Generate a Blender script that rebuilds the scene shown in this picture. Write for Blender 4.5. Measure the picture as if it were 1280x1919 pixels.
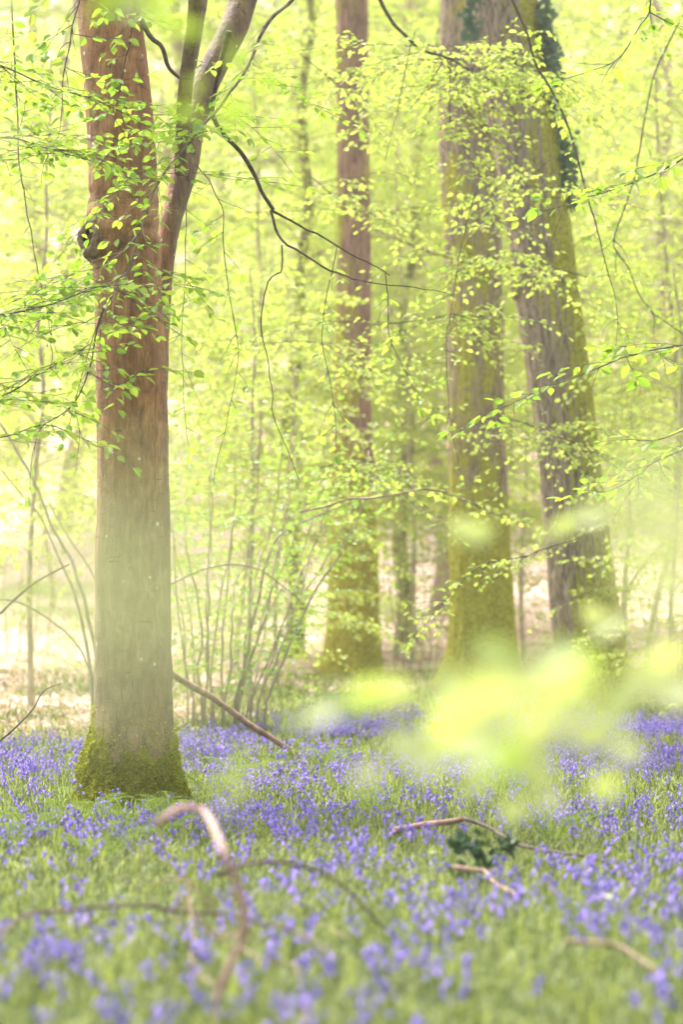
import bpy, math, random
import numpy as np
from mathutils import Vector

for o in list(bpy.data.objects):
    bpy.data.objects.remove(o)
S = bpy.context.scene
R = math.radians

# ------------------------------------------------------------------ camera
FPX, W, H, HOR, CH = 4533.0, 1280.0, 1919.0, 1170.0, 0.9
PITCH = math.atan((HOR - H / 2) / FPX)
cd = bpy.data.cameras.new('camera')
cam = bpy.data.objects.new('camera', cd)
S.collection.objects.link(cam)
cam.location = (0, 0, CH)
cam.rotation_euler = (R(90) + PITCH, 0, 0)
cd.sensor_fit = 'HORIZONTAL'
cd.sensor_width = 24.0
cd.lens = 85.0
cd.clip_start = 0.05
cd.clip_end = 900
cd.dof.use_dof = True
cd.dof.focus_distance = 12.3
cd.dof.aperture_fstop = 2.0
S.camera = cam

# ------------------------------------------------------------------ sky, sun, exposure
SUN_EL, SUN_AZ = 58.0, -35.0        # azimuth from +Y (view direction), negative = left
w = bpy.data.worlds.new("World")
S.world = w
w.use_nodes = True
nt = w.node_tree
for n in list(nt.nodes):
    nt.nodes.remove(n)
sky = nt.nodes.new('ShaderNodeTexSky')
sky.sky_type = 'NISHITA'
sky.sun_disc = False
sky.sun_elevation = R(SUN_EL)
sky.sun_rotation = R(SUN_AZ)
sky.air_density = 1.0
sky.dust_density = 6.0
sky.ozone_density = 0.5
hs = nt.nodes.new('ShaderNodeHueSaturation')
hs.inputs['Saturation'].default_value = 0.12      # thin white cloud
bg = nt.nodes.new('ShaderNodeBackground')
bg.inputs['Strength'].default_value = 0.12
wo = nt.nodes.new('ShaderNodeOutputWorld')
nt.links.new(sky.outputs[0], hs.inputs['Color'])
nt.links.new(hs.outputs[0], bg.inputs['Color'])
nt.links.new(bg.outputs[0], wo.inputs[0])
sd = bpy.data.lights.new('sun', 'SUN')
sd.energy = 2.6
sd.angle = R(9)
sd.color = (1.0, 0.93, 0.84)
sun = bpy.data.objects.new('sun', sd)
S.collection.objects.link(sun)
sv = Vector((math.sin(R(SUN_AZ)) * math.cos(R(SUN_EL)), math.cos(R(SUN_AZ)) * math.cos(R(SUN_EL)), math.sin(R(SUN_EL))))
sun.rotation_euler = sv.to_track_quat('Z', 'Y').to_euler()
S.view_settings.view_transform = 'Standard'
S.view_settings.look = 'None'
S.view_settings.gamma = 1.0
S.view_settings.exposure = 2.18
S.render.engine = 'CYCLES'
cy = S.cycles
cy.max_bounces = 7
cy.diffuse_bounces = 4
cy.glossy_bounces = 2
cy.transmission_bounces = 5
cy.transparent_max_bounces = 4
cy.volume_bounces = 1
cy.use_denoising = True
cy.sample_clamp_indirect = 6.0
cy.use_adaptive_sampling = True
cy.adaptive_threshold = 0.02
cy.caustics_reflective = False
cy.caustics_refractive = False

HAZE = 0.0011
rnd = random.Random(7)
nr = np.random.RandomState(11)

# ------------------------------------------------------------------ maths helpers
def P(px, py, d):
    """world point seen at pixel (px, py) of the 1280x1919 photo, d metres away along Y"""
    a, b = (px - W / 2) / FPX, (H / 2 - py) / FPX
    ry = math.cos(PITCH) - b * math.sin(PITCH)
    rz = math.sin(PITCH) + b * math.cos(PITCH)
    k = d / ry
    return np.array([a * k, d, CH + rz * k])

_TY = [-60, 0, 12.4, 15, 21, 24, 27, 34, 45, 60, 80, 110, 150, 200, 300]
_TZ = [0, 0, 0, .03, .13, .19, .34, 1.05, 2.5, 4.8, 10.5, 21, 37, 52, 60]

def _hash(ix, iy, iz, seed):
    h = (ix * 374761393 + iy * 668265263 + iz * 2147483647 + seed * 1274126177) & 0xFFFFFFFF
    h = ((h ^ (h >> 13)) * 1274126177) & 0xFFFFFFFF
    h = (h ^ (h >> 16)) & 0xFFFF
    return h / 32767.5 - 1.0

def vnoise(x, y, z, seed=0):
    x, y, z = np.broadcast_arrays(np.asarray(x, float), np.asarray(y, float), np.asarray(z, float))
    ix, iy, iz = np.floor(x).astype(np.int64), np.floor(y).astype(np.int64), np.floor(z).astype(np.int64)
    fx, fy, fz = x - ix, y - iy, z - iz
    fx, fy, fz = [f * f * (3 - 2 * f) for f in (fx, fy, fz)]
    r = 0
    for a in (0, 1):
        for b in (0, 1):
            for c in (0, 1):
                r = r + _hash(ix + a, iy + b, iz + c, seed) * (fx if a else 1 - fx) * (fy if b else 1 - fy) * (fz if c else 1 - fz)
    return r

def fbm(x, y, z, seed=0, oct=3):
    r, a = 0, 1.0
    for i in range(oct):
        r = r + a * vnoise(np.asarray(x) * 2 ** i, np.asarray(y) * 2 ** i, np.asarray(z) * 2 ** i, seed + i * 17)
        a *= 0.5
    return r

def TZ(x, y):
    x, y = np.asarray(x, float), np.asarray(y, float)
    z = np.interp(y, _TY, _TZ)
    far = np.clip((y - 18) / 25, 0, 1)
    z = z + 0.035 * vnoise(x * 0.7, y * 0.7, 0, 3) * (1 - far) + far * 0.5 * vnoise(x * 0.09, y * 0.09, 0, 5)
    z = z + far * np.clip((y - 22) / 8, .15, 1) * 0.16 * fbm(x * 0.5, y * 0.5, 0, 9)
    return z

def G(px, d, dz=0.0):
    x = (px - W / 2) / FPX * d
    return np.array([x, d, float(TZ(x, d)) + dz])

def unit(v):
    v = np.asarray(v, float)
    return v / (np.linalg.norm(v) + 1e-12)

def smooth_path(pts, n):
    """Catmull-Rom through pts (k, m)"""
    p = np.asarray(pts, float)
    p = np.vstack([2 * p[0] - p[1], p, 2 * p[-1] - p[-2]])
    k = len(p) - 3
    t = np.linspace(0, k - 1e-9, n)
    i = t.astype(int)
    f = (t - i)[:, None]
    a, b, c, d = p[i], p[i + 1], p[i + 2], p[i + 3]
    return 0.5 * (2 * b + (c - a) * f + (2 * a - 5 * b + 4 * c - d) * f ** 2 + (3 * b - a - 3 * c + d) * f ** 3)

# ------------------------------------------------------------------ mesh collector
class Geo:
    def __init__(s):
        s.v, s.q, s.t, s.n = [], [], [], 0
    def add(s, v, q=None, t=None):
        if q is not None and len(q):
            s.q.append(np.asarray(q, np.int64).reshape(-1, 4) + s.n)
        if t is not None and len(t):
            s.t.append(np.asarray(t, np.int64).reshape(-1, 3) + s.n)
        s.v.append(np.asarray(v, float).reshape(-1, 3))
        s.n += len(s.v[-1])
    def mesh(s, name, mat, smooth=True):
        me = bpy.data.meshes.new(name)
        v = np.vstack(s.v).astype(np.float32)
        q = np.vstack(s.q) if s.q else np.zeros((0, 4), np.int64)
        t = np.vstack(s.t) if s.t else np.zeros((0, 3), np.int64)
        me.vertices.add(len(v))
        me.vertices.foreach_set('co', v.ravel())
        li = np.concatenate([q.ravel(), t.ravel()]).astype(np.int32)
        me.loops.add(len(li))
        me.loops.foreach_set('vertex_index', li)
        ls = np.concatenate([np.arange(len(q)) * 4, len(q) * 4 + np.arange(len(t)) * 3]).astype(np.int32)
        me.polygons.add(len(ls))
        me.polygons.foreach_set('loop_start', ls)
        me.polygons.foreach_set('use_smooth', np.full(len(ls), smooth))
        me.update(calc_edges=True)
        me.validate()
        me.materials.append(mat)
        return me

def link(name, me, parent=None):
    o = bpy.data.objects.new(name, me)
    S.collection.objects.link(o)
    if parent is not None:
        o.parent = parent
    return o

def obj(name, g, mat, parent=None, smooth=True):
    """mesh from world-space geometry g; parented parts are given in the parent's frame"""
    if parent is not None and any(abs(c) > 0 for c in parent.location):
        off = np.array(parent.location)
        g.v = [a - off for a in g.v]
    return link(name, g.mesh(name, mat, smooth), parent)

def thing(name, loc, label, cat, group=None):
    o = bpy.data.objects.new(name, None)
    S.collection.objects.link(o)
    o.location = [float(c) for c in loc]
    o.empty_display_size = 0.2
    tag(o, label, cat, group)
    return o

def tag(o, label=None, cat=None, group=None, kind=None):
    if label: o['label'] = label
    if cat: o['category'] = cat
    if group: o['group'] = group
    if kind: o['kind'] = kind
    return o

def tube(g, path, rad, seg=8, rough=0.0, seed=0, fz=6.0, cap=True, rfun=None):
    path = np.asarray(path, float)
    n = len(path)
    rad = np.broadcast_to(np.asarray(rad, float), (n,))
    T = np.gradient(path, axis=0)
    T /= np.linalg.norm(T, axis=1)[:, None] + 1e-12
    ref = np.array([0.31, 0.95, 0.05]) if abs(T[:, 2]).mean() > 0.6 else np.array([0.05, 0.1, 1.0])
    A = np.cross(T, ref); A /= np.linalg.norm(A, axis=1)[:, None] + 1e-12
    B = np.cross(T, A)
    th = np.linspace(0, 2 * math.pi, seg, endpoint=False)
    c, s_ = np.cos(th), np.sin(th)
    dirs = A[:, None, :] * c[None, :, None] + B[:, None, :] * s_[None, :, None]
    r = rad[:, None] * np.ones((1, seg))
    if rough > 0:
        r = r * (1 + rough * fbm(c[None, :] * 1.5 + seed, s_[None, :] * 1.5, path[:, 2:3] * fz + path[:, 0:1] * fz, seed))
    if rfun is not None:
        r = rfun(r, dirs, path)
    v = path[:, None, :] + dirs * r[:, :, None]
    i = np.arange(n - 1)[:, None] * seg
    j = np.arange(seg)[None, :]
    k = (j + 1) % seg
    q = np.stack([i + j, i + k, i + seg + k, i + seg + j], -1).reshape(-1, 4)
    vv = v.reshape(-1, 3)
    t = []
    if cap:
        base = len(vv)
        vv = np.vstack([vv, path[0], path[-1]])
        for a in range(seg):
            t.append((a, base, (a + 1) % seg))
            t.append(((n - 1) * seg + a, (n - 1) * seg + (a + 1) % seg, base + 1))
    g.add(vv, q, t)

# ------------------------------------------------------------------ materials
def newmat(name):
    m = bpy.data.materials.new(name)
    m.use_nodes = True
    t = m.node_tree
    for n in list(t.nodes):
        t.nodes.remove(n)
    return m, t

def N(t, typ, **kw):
    n = t.nodes.new(typ)
    for k, v in kw.items():
        setattr(n, k, v)
    return n

def ramp(t, fac, stops):
    r = N(t, 'ShaderNodeValToRGB')
    e = r.color_ramp.elements
    while len(e) < len(stops):
        e.new(0.5)
    for el, (p, c) in zip(e, stops):
        el.position = p
        el.color = (c[0], c[1], c[2], 1)
    t.links.new(fac, r.inputs[0])
    return r.outputs[0]

def coords(t, scale=(1, 1, 1), kind='Object'):
    tc = N(t, 'ShaderNodeTexCoord')
    mp = N(t, 'ShaderNodeMapping')
    mp.inputs['Scale'].default_value = scale
    t.links.new(tc.outputs[kind], mp.inputs[0])
    return mp.outputs[0]

def noise(t, vec, scale, detail=3, rough=0.6, dist=0.0):
    n = N(t, 'ShaderNodeTexNoise')
    n.inputs['Scale'].default_value = scale
    n.inputs['Detail'].default_value = detail
    n.inputs['Roughness'].default_value = rough
    n.inputs['Distortion'].default_value = dist
    t.links.new(vec, n.inputs['Vector'])
    return n.outputs['Fac']

def mix(t, fac, a, b, typ='MIX'):
    m = N(t, 'ShaderNodeMix', data_type='RGBA', blend_type=typ)
    for sock, val in ((m.inputs[0], fac), (m.inputs[6], a), (m.inputs[7], b)):
        if isinstance(val, (int, float)):
            sock.default_value = val
        elif isinstance(val, tuple):
            sock.default_value = (val[0], val[1], val[2], 1)
        else:
            t.links.new(val, sock)
    return m.outputs[2]

def math_(t, op, a, b=None, clamp=False):
    m = N(t, 'ShaderNodeMath', operation=op)
    m.use_clamp = clamp
    for sock, val in ((m.inputs[0], a), (m.inputs[1], b)):
        if val is None: continue
        if isinstance(val, (int, float)): sock.default_value = val
        else: t.links.new(val, sock)
    return m.outputs[0]

def finish(t, col, rough=0.8, bump=None, bstr=0.3, bdist=0.01, spec=0.3):
    p = N(t, 'ShaderNodeBsdfPrincipled')
    if isinstance(col, tuple): p.inputs['Base Color'].default_value = (*col, 1)
    else: t.links.new(col, p.inputs['Base Color'])
    p.inputs['Roughness'].default_value = rough
    p.inputs['Specular IOR Level'].default_value = spec
    if bump is not None:
        b = N(t, 'ShaderNodeBump')
        b.inputs['Strength'].default_value = bstr
        b.inputs['Distance'].default_value = bdist
        t.links.new(bump, b.inputs['Height'])
        t.links.new(b.outputs[0], p.inputs['Normal'])
    o = N(t, 'ShaderNodeOutputMaterial')
    t.links.new(p.outputs[0], o.inputs[0])
    return p

def leafmat(name, c1, c2, trans=0.5, tboost=1.5, rough=0.45, gloss=0.05):
    """thin leaf: diffuse + translucent, colour varies from leaf to leaf"""
    m, t = newmat(name)
    geo = N(t, 'ShaderNodeNewGeometry')
    col = mix(t, geo.outputs['Random Per Island'], c1, c2)
    d = N(t, 'ShaderNodeBsdfDiffuse')
    t.links.new(col, d.inputs[0])
    tr = N(t, 'ShaderNodeBsdfTranslucent')
    tc = mix(t, 1.0, col, (tboost, tboost, tboost * 0.6), 'MULTIPLY')
    t.links.new(tc, tr.inputs[0])
    ms = N(t, 'ShaderNodeMixShader')
    ms.inputs[0].default_value = trans
    t.links.new(d.outputs[0], ms.inputs[1]); t.links.new(tr.outputs[0], ms.inputs[2])
    gl = N(t, 'ShaderNodeBsdfGlossy')
    gl.inputs['Roughness'].default_value = rough
    gl.inputs['Color'].default_value = (1, 1, 1, 1)
    m2 = N(t, 'ShaderNodeMixShader')
    m2.inputs[0].default_value = gloss
    t.links.new(ms.outputs[0], m2.inputs[1]); t.links.new(gl.outputs[0], m2.inputs[2])
    o = N(t, 'ShaderNodeOutputMaterial')
    t.links.new(m2.outputs[0], o.inputs[0])
    return m

M = {}
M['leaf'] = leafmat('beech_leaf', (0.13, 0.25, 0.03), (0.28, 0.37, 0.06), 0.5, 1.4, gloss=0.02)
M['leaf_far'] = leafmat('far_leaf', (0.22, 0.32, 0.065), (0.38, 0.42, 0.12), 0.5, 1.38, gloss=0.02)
M['leaf_hazel'] = leafmat('hazel_leaf', (0.16, 0.30, 0.05), (0.24, 0.36, 0.07), 0.5, 1.5)
M['leaf_near'] = leafmat('near_leaf', (0.27, 0.37, 0.07), (0.44, 0.48, 0.19), 0.55, 1.4, gloss=0.08)
M['leaf_top'] = leafmat('top_leaf', (0.20, 0.34, 0.03), (0.30, 0.40, 0.05), 0.6, 1.4, gloss=0.02)
M['leaf_pale'] = leafmat('pale_leaf', (0.40, 0.46, 0.22), (0.46, 0.50, 0.28), 0.5, 1.5, gloss=0.12)
M['grass'] = leafmat('grass_blade', (0.016, 0.042, 0.006), (0.24, 0.28, 0.085), 0.4, 1.5, rough=0.6, gloss=0.025)
M['fern'] = leafmat('fern_frond', (0.09, 0.15, 0.02), (0.17, 0.23, 0.04), 0.4, 1.4, gloss=0.0)
M['holly'] = leafmat('holly_leaf', (0.012, 0.045, 0.012), (0.03, 0.08, 0.02), 0.15, 1.2, 0.45, 0.03)
M['ivy'] = leafmat('ivy_leaf', (0.02, 0.07, 0.035), (0.06, 0.12, 0.05), 0.15, 1.2, 0.45, 0.03)
M['bell'] = leafmat('bluebell_petal', (0.09, 0.06, 0.46), (0.34, 0.23, 0.82), 0.35, 1.3, gloss=0.03)
M['moss_tuft'] = leafmat('moss_tuft', (0.15, 0.18, 0.012), (0.42, 0.42, 0.05), 0.3, 1.2, gloss=0.0)
M['white'] = leafmat('white_petal', (0.75, 0.75, 0.7), (0.8, 0.8, 0.76), 0.3, 1.0)
M['litter'] = leafmat('dry_leaf', (0.42, 0.27, 0.21), (0.66, 0.53, 0.47), 0.2, 1.0, gloss=0.04)

def simple(name, c1, c2, sc=(1, 1, 1), ns=12, rough=0.8, bstr=0.4, bd=0.004):
    m, t = newmat(name)
    f = noise(t, coords(t, sc), ns, 4)
    finish(t, ramp(t, f, [(0.35, c1), (0.68, c2)]), rough, f, bstr, bd)
    return m
M['stem'] = simple('green_stem', (0.10, 0.16, 0.03), (0.14, 0.20, 0.06))
M['twig'] = simple('dark_twig', (0.035, 0.025, 0.018), (0.11, 0.085, 0.06), ns=30)
M['branch'] = simple('lichen_branch', (0.06, 0.05, 0.03), (0.24, 0.20, 0.12), ns=22)
M['pinkwood'] = simple('bare_pink_wood', (0.17, 0.095, 0.07), (0.40, 0.27, 0.21), ns=20)
M['bramblewood'] = simple('pink_bramble', (0.28, 0.16, 0.13), (0.46, 0.32, 0.27), ns=20)
M['palewood'] = simple('pale_wood', (0.14, 0.09, 0.065), (0.36, 0.26, 0.19), ns=20)
M['darkwood'] = simple('dark_wood', (0.035, 0.025, 0.022), (0.12, 0.085, 0.07), ns=20)
M['hazelbark'] = simple('hazel_bark', (0.24, 0.21, 0.14), (0.42, 0.37, 0.27), ns=10)
M['farbark'] = simple('far_bark', (0.20, 0.14, 0.13), (0.38, 0.29, 0.27), (1, 1, 0.25), ns=7, bd=0.02)
M['mossbark'] = simple('mossy_bark', (0.10, 0.09, 0.04), (0.24, 0.25, 0.05), (1, 1, 0.4), ns=6, bd=0.02)
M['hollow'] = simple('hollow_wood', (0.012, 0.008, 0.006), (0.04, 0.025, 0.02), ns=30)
M['knot'] = simple('knot_bark', (0.13, 0.08, 0.055), (0.36, 0.25, 0.18), ns=28, bstr=0.8, bd=0.01)

def beech_bark():
    m, t = newmat('rust_beech_bark')
    big = noise(t, coords(t, (2.2, 2.2, 0.5)), 2.0, 3)
    streak = noise(t, coords(t, (1, 1, 0.20)), 34, 6, 0.68, 1.0)
    blot = noise(t, coords(t, (1, 1, 0.6)), 10, 6, 0.72, 0.8)
    fine = noise(t, coords(t, (1, 1, 0.14)), 120, 3, 0.6)
    wr = noise(t, coords(t, (1, 1, 6)), 5, 4, 0.65, 1.2)
    tone = math_(t, 'ADD', math_(t, 'MULTIPLY', streak, 0.45), math_(t, 'MULTIPLY', blot, 0.55))
    rust = ramp(t, tone, [(0.36, (0.11, 0.045, 0.015)), (0.48, (0.24, 0.110, 0.036)), (0.56, (0.34, 0.170, 0.06)), (0.66, (0.46, 0.27, 0.12))])
    grey = ramp(t, tone, [(0.36, (0.10, 0.065, 0.038)), (0.48, (0.19, 0.13, 0.078)), (0.56, (0.27, 0.19, 0.12)), (0.68, (0.42, 0.33, 0.23))])
    tc = N(t, 'ShaderNodeTexCoord')
    sp = N(t, 'ShaderNodeSeparateXYZ')
    t.links.new(tc.outputs['Object'], sp.inputs[0])
    hz = N(t, 'ShaderNodeMapRange')
    hz.inputs['From Min'].default_value = 0.9; hz.inputs['From Max'].default_value = 2.0
    t.links.new(sp.outputs['Z'], hz.inputs['Value'])
    fac = math_(t, 'ADD', hz.outputs[0], math_(t, 'MULTIPLY', math_(t, 'SUBTRACT', big, 0.5), 1.6), True)
    col = mix(t, fac, grey, rust)
    # green algae bloom in patches
    alg = ramp(t, noise(t, coords(t, (1, 1, 0.35)), 3.1, 4, 0.6, 0.4), [(0.55, (0, 0, 0)), (0.72, (1, 1, 1))])
    col = mix(t, math_(t, 'MULTIPLY', alg, 0.45), col, (0.15, 0.145, 0.05))
    # greyer, mossier bark on the forked stem
    fx = N(t, 'ShaderNodeMapRange'); fx.inputs['From Min'].default_value = 0.16; fx.inputs['From Max'].default_value = 0.21
    t.links.new(sp.outputs['X'], fx.inputs['Value'])
    stemc = ramp(t, tone, [(0.36, (0.04, 0.028, 0.018)), (0.48, (0.11, 0.075, 0.05)), (0.56, (0.13, 0.12, 0.035)), (0.68, (0.25, 0.19, 0.135))])
    col = mix(t, math_(t, 'MULTIPLY', fx.outputs[0], 0.8), col, stemc)
    # shallow horizontal creases
    cr = ramp(t, wr, [(0.30, (1, 1, 1)), (0.37, (0, 0, 0))])
    col = mix(t, math_(t, 'MULTIPLY', cr, 0.5), col, (0.08, 0.055, 0.04))
    # dark vertical fissure lines and short black scars
    fis = ramp(t, noise(t, coords(t, (1, 1, 0.16)), 40, 5, 0.6, 1.0), [(0.33, (1, 1, 1)), (0.40, (0, 0, 0))])
    col = mix(t, math_(t, 'MULTIPLY', fis, 0.7), col, (0.10, 0.055, 0.03))
    scar = ramp(t, noise(t, coords(t, (1, 1, 9)), 6.5, 3, 0.5, 0.5), [(0.30, (1, 1, 1)), (0.33, (0, 0, 0))])
    col = mix(t, math_(t, 'MULTIPLY', scar, 0.85), col, (0.045, 0.035, 0.025))
    # white lichen dots
    vo = N(t, 'ShaderNodeTexVoronoi'); vo.inputs['Scale'].default_value = 13
    t.links.new(coords(t, (1, 1, 0.9)), vo.inputs['Vector'])
    sz = math_(t, 'MULTIPLY', noise(t, coords(t), 4, 2), 0.33)
    dot = math_(t, 'LESS_THAN', vo.outputs['Distance'], math_(t, 'SUBTRACT', sz, 0.082))
    vo2 = N(t, 'ShaderNodeSeparateColor')
    t.links.new(vo.outputs['Color'], vo2.inputs[0])
    dot = math_(t, 'MULTIPLY', dot, math_(t, 'GREATER_THAN', vo2.outputs[0], 0.45))
    col = mix(t, dot, col, (0.55, 0.53, 0.45))
    hgt = math_(t, 'ADD', math_(t, 'MULTIPLY', tone, 1.2), math_(t, 'ADD', math_(t, 'MULTIPLY', fine, 0.4), math_(t, 'MULTIPLY', wr, 0.35)))
    finish(t, col, 0.65, hgt, 0.8, 0.02, 0.35)
    return m
M['beech'] = beech_bark()

def oak_bark(name, mossdir, base_moss, c0=(0.09, 0.06, 0.045), c1=(0.36, 0.295, 0.225)):
    """furrowed bark, moss on one flank and around the foot"""
    m, t = newmat(name)
    f1 = noise(t, coords(t, (1, 1, 0.16)), 42, 5, 0.65, 0.9)
    f2 = noise(t, coords(t, (1, 1, 0.3)), 90, 3)
    bark = ramp(t, f1, [(0.36, c0), (0.62, c1)])
    geo = N(t, 'ShaderNodeNewGeometry')
    dt = N(t, 'ShaderNodeVectorMath', operation='DOT_PRODUCT')
    t.links.new(geo.outputs['Normal'], dt.inputs[0])
    dt.inputs[1].default_value = mossdir
    tc = N(t, 'ShaderNodeTexCoord')
    sp = N(t, 'ShaderNodeSeparateXYZ')
    t.links.new(tc.outputs['Object'], sp.inputs[0])
    hz = N(t, 'ShaderNodeMapRange')
    hz.inputs['From Min'].default_value = base_moss; hz.inputs['From Max'].default_value = 0.0
    t.links.new(sp.outputs['Z'], hz.inputs['Value'])
    nz = noise(t, coords(t, (1, 1, 0.5)), 3.2, 5, 0.65)
    a = math_(t, 'ADD', math_(t, 'MULTIPLY', dt.outputs['Value'], 1.1), math_(t, 'MULTIPLY', hz.outputs[0], 2.4))
    a = math_(t, 'ADD', a, math_(t, 'MULTIPLY', math_(t, 'SUBTRACT', nz, 0.5), 3.2))
    a = math_(t, 'MULTIPLY', math_(t, 'SUBTRACT', a, 0.15), 2.2, True)
    moss = ramp(t, noise(t, coords(t), 42, 4), [(0.35, (0.16, 0.165, 0.018)), (0.65, (0.44, 0.42, 0.06))])
    col = mix(t, a, bark, moss)
    hgt = math_(t, 'ADD', f1, math_(t, 'MULTIPLY', f2, 0.4))
    finish(t, col, 0.9, hgt, 0.8, 0.03, 0.15)
    return m

def moss_mat():
    m, t = newmat('cushion_moss')
    f = noise(t, coords(t), 45, 5, 0.7)
    finish(t, ramp(t, f, [(0.3, (0.10, 0.12, 0.008)), (0.6, (0.25, 0.26, 0.025)), (0.75, (0.38, 0.38, 0.05))]), 0.95, f, 1.0, 0.02, 0.05)
    return m
M['moss'] = moss_mat()

def ground_mat():
    m, t = newmat('woodland_floor')
    tc = N(t, 'ShaderNodeTexCoord')
    sp = N(t, 'ShaderNodeSeparateXYZ')
    t.links.new(tc.outputs['Object'], sp.inputs[0])
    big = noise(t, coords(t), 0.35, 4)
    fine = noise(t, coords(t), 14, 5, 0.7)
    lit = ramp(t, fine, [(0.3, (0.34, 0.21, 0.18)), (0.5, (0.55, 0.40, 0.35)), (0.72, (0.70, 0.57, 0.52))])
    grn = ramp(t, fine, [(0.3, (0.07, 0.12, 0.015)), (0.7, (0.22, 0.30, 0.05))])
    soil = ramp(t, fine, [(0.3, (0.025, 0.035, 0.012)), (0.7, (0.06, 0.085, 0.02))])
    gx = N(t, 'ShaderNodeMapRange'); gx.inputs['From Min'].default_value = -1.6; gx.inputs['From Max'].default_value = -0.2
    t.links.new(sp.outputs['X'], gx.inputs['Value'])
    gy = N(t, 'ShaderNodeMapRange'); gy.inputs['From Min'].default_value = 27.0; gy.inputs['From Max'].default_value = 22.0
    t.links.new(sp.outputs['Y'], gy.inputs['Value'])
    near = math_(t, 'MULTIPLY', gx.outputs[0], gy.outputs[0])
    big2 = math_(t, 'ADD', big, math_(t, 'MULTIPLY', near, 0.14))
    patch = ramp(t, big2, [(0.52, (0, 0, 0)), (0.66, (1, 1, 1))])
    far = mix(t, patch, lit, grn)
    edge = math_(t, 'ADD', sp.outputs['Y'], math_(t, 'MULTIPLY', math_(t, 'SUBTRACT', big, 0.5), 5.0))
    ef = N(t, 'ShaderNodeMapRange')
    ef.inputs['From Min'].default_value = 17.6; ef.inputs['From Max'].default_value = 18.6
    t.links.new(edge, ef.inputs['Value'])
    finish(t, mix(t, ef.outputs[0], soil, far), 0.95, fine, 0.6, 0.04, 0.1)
    return m
M['ground'] = ground_mat()

# ------------------------------------------------------------------ ground
def build_ground():
    ys = np.concatenate([np.arange(-20, 4, 1.0), np.arange(4, 26, 0.15), np.arange(26, 60, 0.5), np.arange(60, 300, 4.0)])
    u = np.linspace(-1, 1, 141)
    xs = np.sign(u) * (np.abs(u) * 8 + np.abs(u) ** 5 * 150)
    X, Y = np.meshgrid(xs, ys)
    Z = TZ(X, Y)
    n, mm = X.shape
    v = np.stack([X, Y, Z], -1).reshape(-1, 3)
    i = np.arange(n - 1)[:, None] * mm
    j = np.arange(mm - 1)[None, :]
    q = np.stack([i + j, i + j + 1, i + mm + j + 1, i + mm + j], -1).reshape(-1, 4)
    g = Geo(); g.add(v, q)
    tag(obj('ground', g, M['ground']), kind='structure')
build_ground()

# ------------------------------------------------------------------ leaves and sprays
HI_V = np.array([(0, 0, 0), (0, .33, -.03), (0, .66, -.03), (0, 1, -.10),
                 (-.24, .22, .07), (-.29, .55, .06), (.24, .22, .07), (.29, .55, .06),
                 (-.14, .84, .0), (.14, .84, .0)])
HI_Q = np.array([(0, 1, 5, 4), (1, 2, 8, 5), (0, 6, 7, 1), (1, 7, 9, 2)])
HI_T = np.array([(2, 3, 8), (2, 9, 3)])
LO_V = np.array([(0, 0, 0), (-.33, .45, .07), (0, 1, -.08), (.33, .45, .07)])
LO_T = np.array([(0, 2, 1), (0, 3, 2)])

class Leaves:
    def __init__(s):
        s.p, s.d, s.n, s.s = [], [], [], []
    def add(s, p, d, n, size):
        s.p.append(p); s.d.append(d); s.n.append(n); s.s.append(size)
    def geo(s, hi=True, g=None, widen=1.0):
        g = g or Geo()
        if not s.p: return g
        p, d, n, sz = np.array(s.p), np.array(s.d), np.array(s.n), np.array(s.s)
        d /= np.linalg.norm(d, axis=1)[:, None] + 1e-9
        x = np.cross(d, n); x /= np.linalg.norm(x, axis=1)[:, None] + 1e-9
        z = np.cross(x, d)
        V = HI_V if hi else LO_V
        V = V * np.array([widen, 1, 1])
        v = p[:, None, :] + sz[:, None, None] * (x[:, None, :] * V[None, :, 0:1] + d[:, None, :] * V[None, :, 1:2] + z[:, None, :] * V[None, :, 2:3])
        k = len(V)
        off = (np.arange(len(p)) * k)[:, None, None]
        if hi:
            g.add(v.reshape(-1, 3), (HI_Q[None] + off).reshape(-1, 4), (HI_T[None] + off).reshape(-1, 3))
        else:
            g.add(v.reshape(-1, 3), None, (LO_T[None] + off).reshape(-1, 3))
        return g

UP = np.array([0, 0, 1.0])
def rv(s=1.0):
    return np.array([rnd.gauss(0, s), rnd.gauss(0, s), rnd.gauss(0, s)])

def spray(LV, TW, p, d, length, leaf=0.07, level=1, up=UP, droop=0.25, step=0.05, jit=0.45, tr=0.0022):
    """flat beech spray: zig-zag twig with alternate leaves and side twigs"""
    n = max(2, int(length / step))
    d = unit(d); side = unit(np.cross(d, up)); pts = [np.array(p)]
    sgn = 1 if rnd.random() < .5 else -1
    for i in range(n):
        sgn = -sgn
        d = unit(d + np.array([0, 0, -droop * step * 1.6]) + side * sgn * 0.10 + rv(0.05))
        q = pts[-1] + d * step
        pts.append(q)
        nn = unit(up + rv(jit) - d * 0.15)
        if level > 0 and i % 2 == 0 and i < n - 2 and i > 0:
            l2 = length * (0.55 - 0.35 * i / n) * rnd.uniform(.6, 1.1)
            spray(LV, TW, q, unit(d * 0.75 + side * sgn * 0.8 + rv(.1)), l2, leaf, level - 1, up, droop, step, jit, tr * 0.7)
        elif rnd.random() < 0.93:
            ld = unit(d * 0.55 + side * sgn * 0.85 + np.array([0, 0, -0.28]) + rv(.22))
            LV.add(q + ld * 0.008, ld, nn, leaf * rnd.uniform(.65, 1.12))
    LV.add(pts[-1], unit(d + rv(.2)), unit(up + rv(jit)), leaf * rnd.uniform(.7, 1.0))
    if TW is not None:
        m = len(pts)
        tube(TW, pts, np.linspace(tr, tr * 0.4, m), 3, cap=False)

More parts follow.
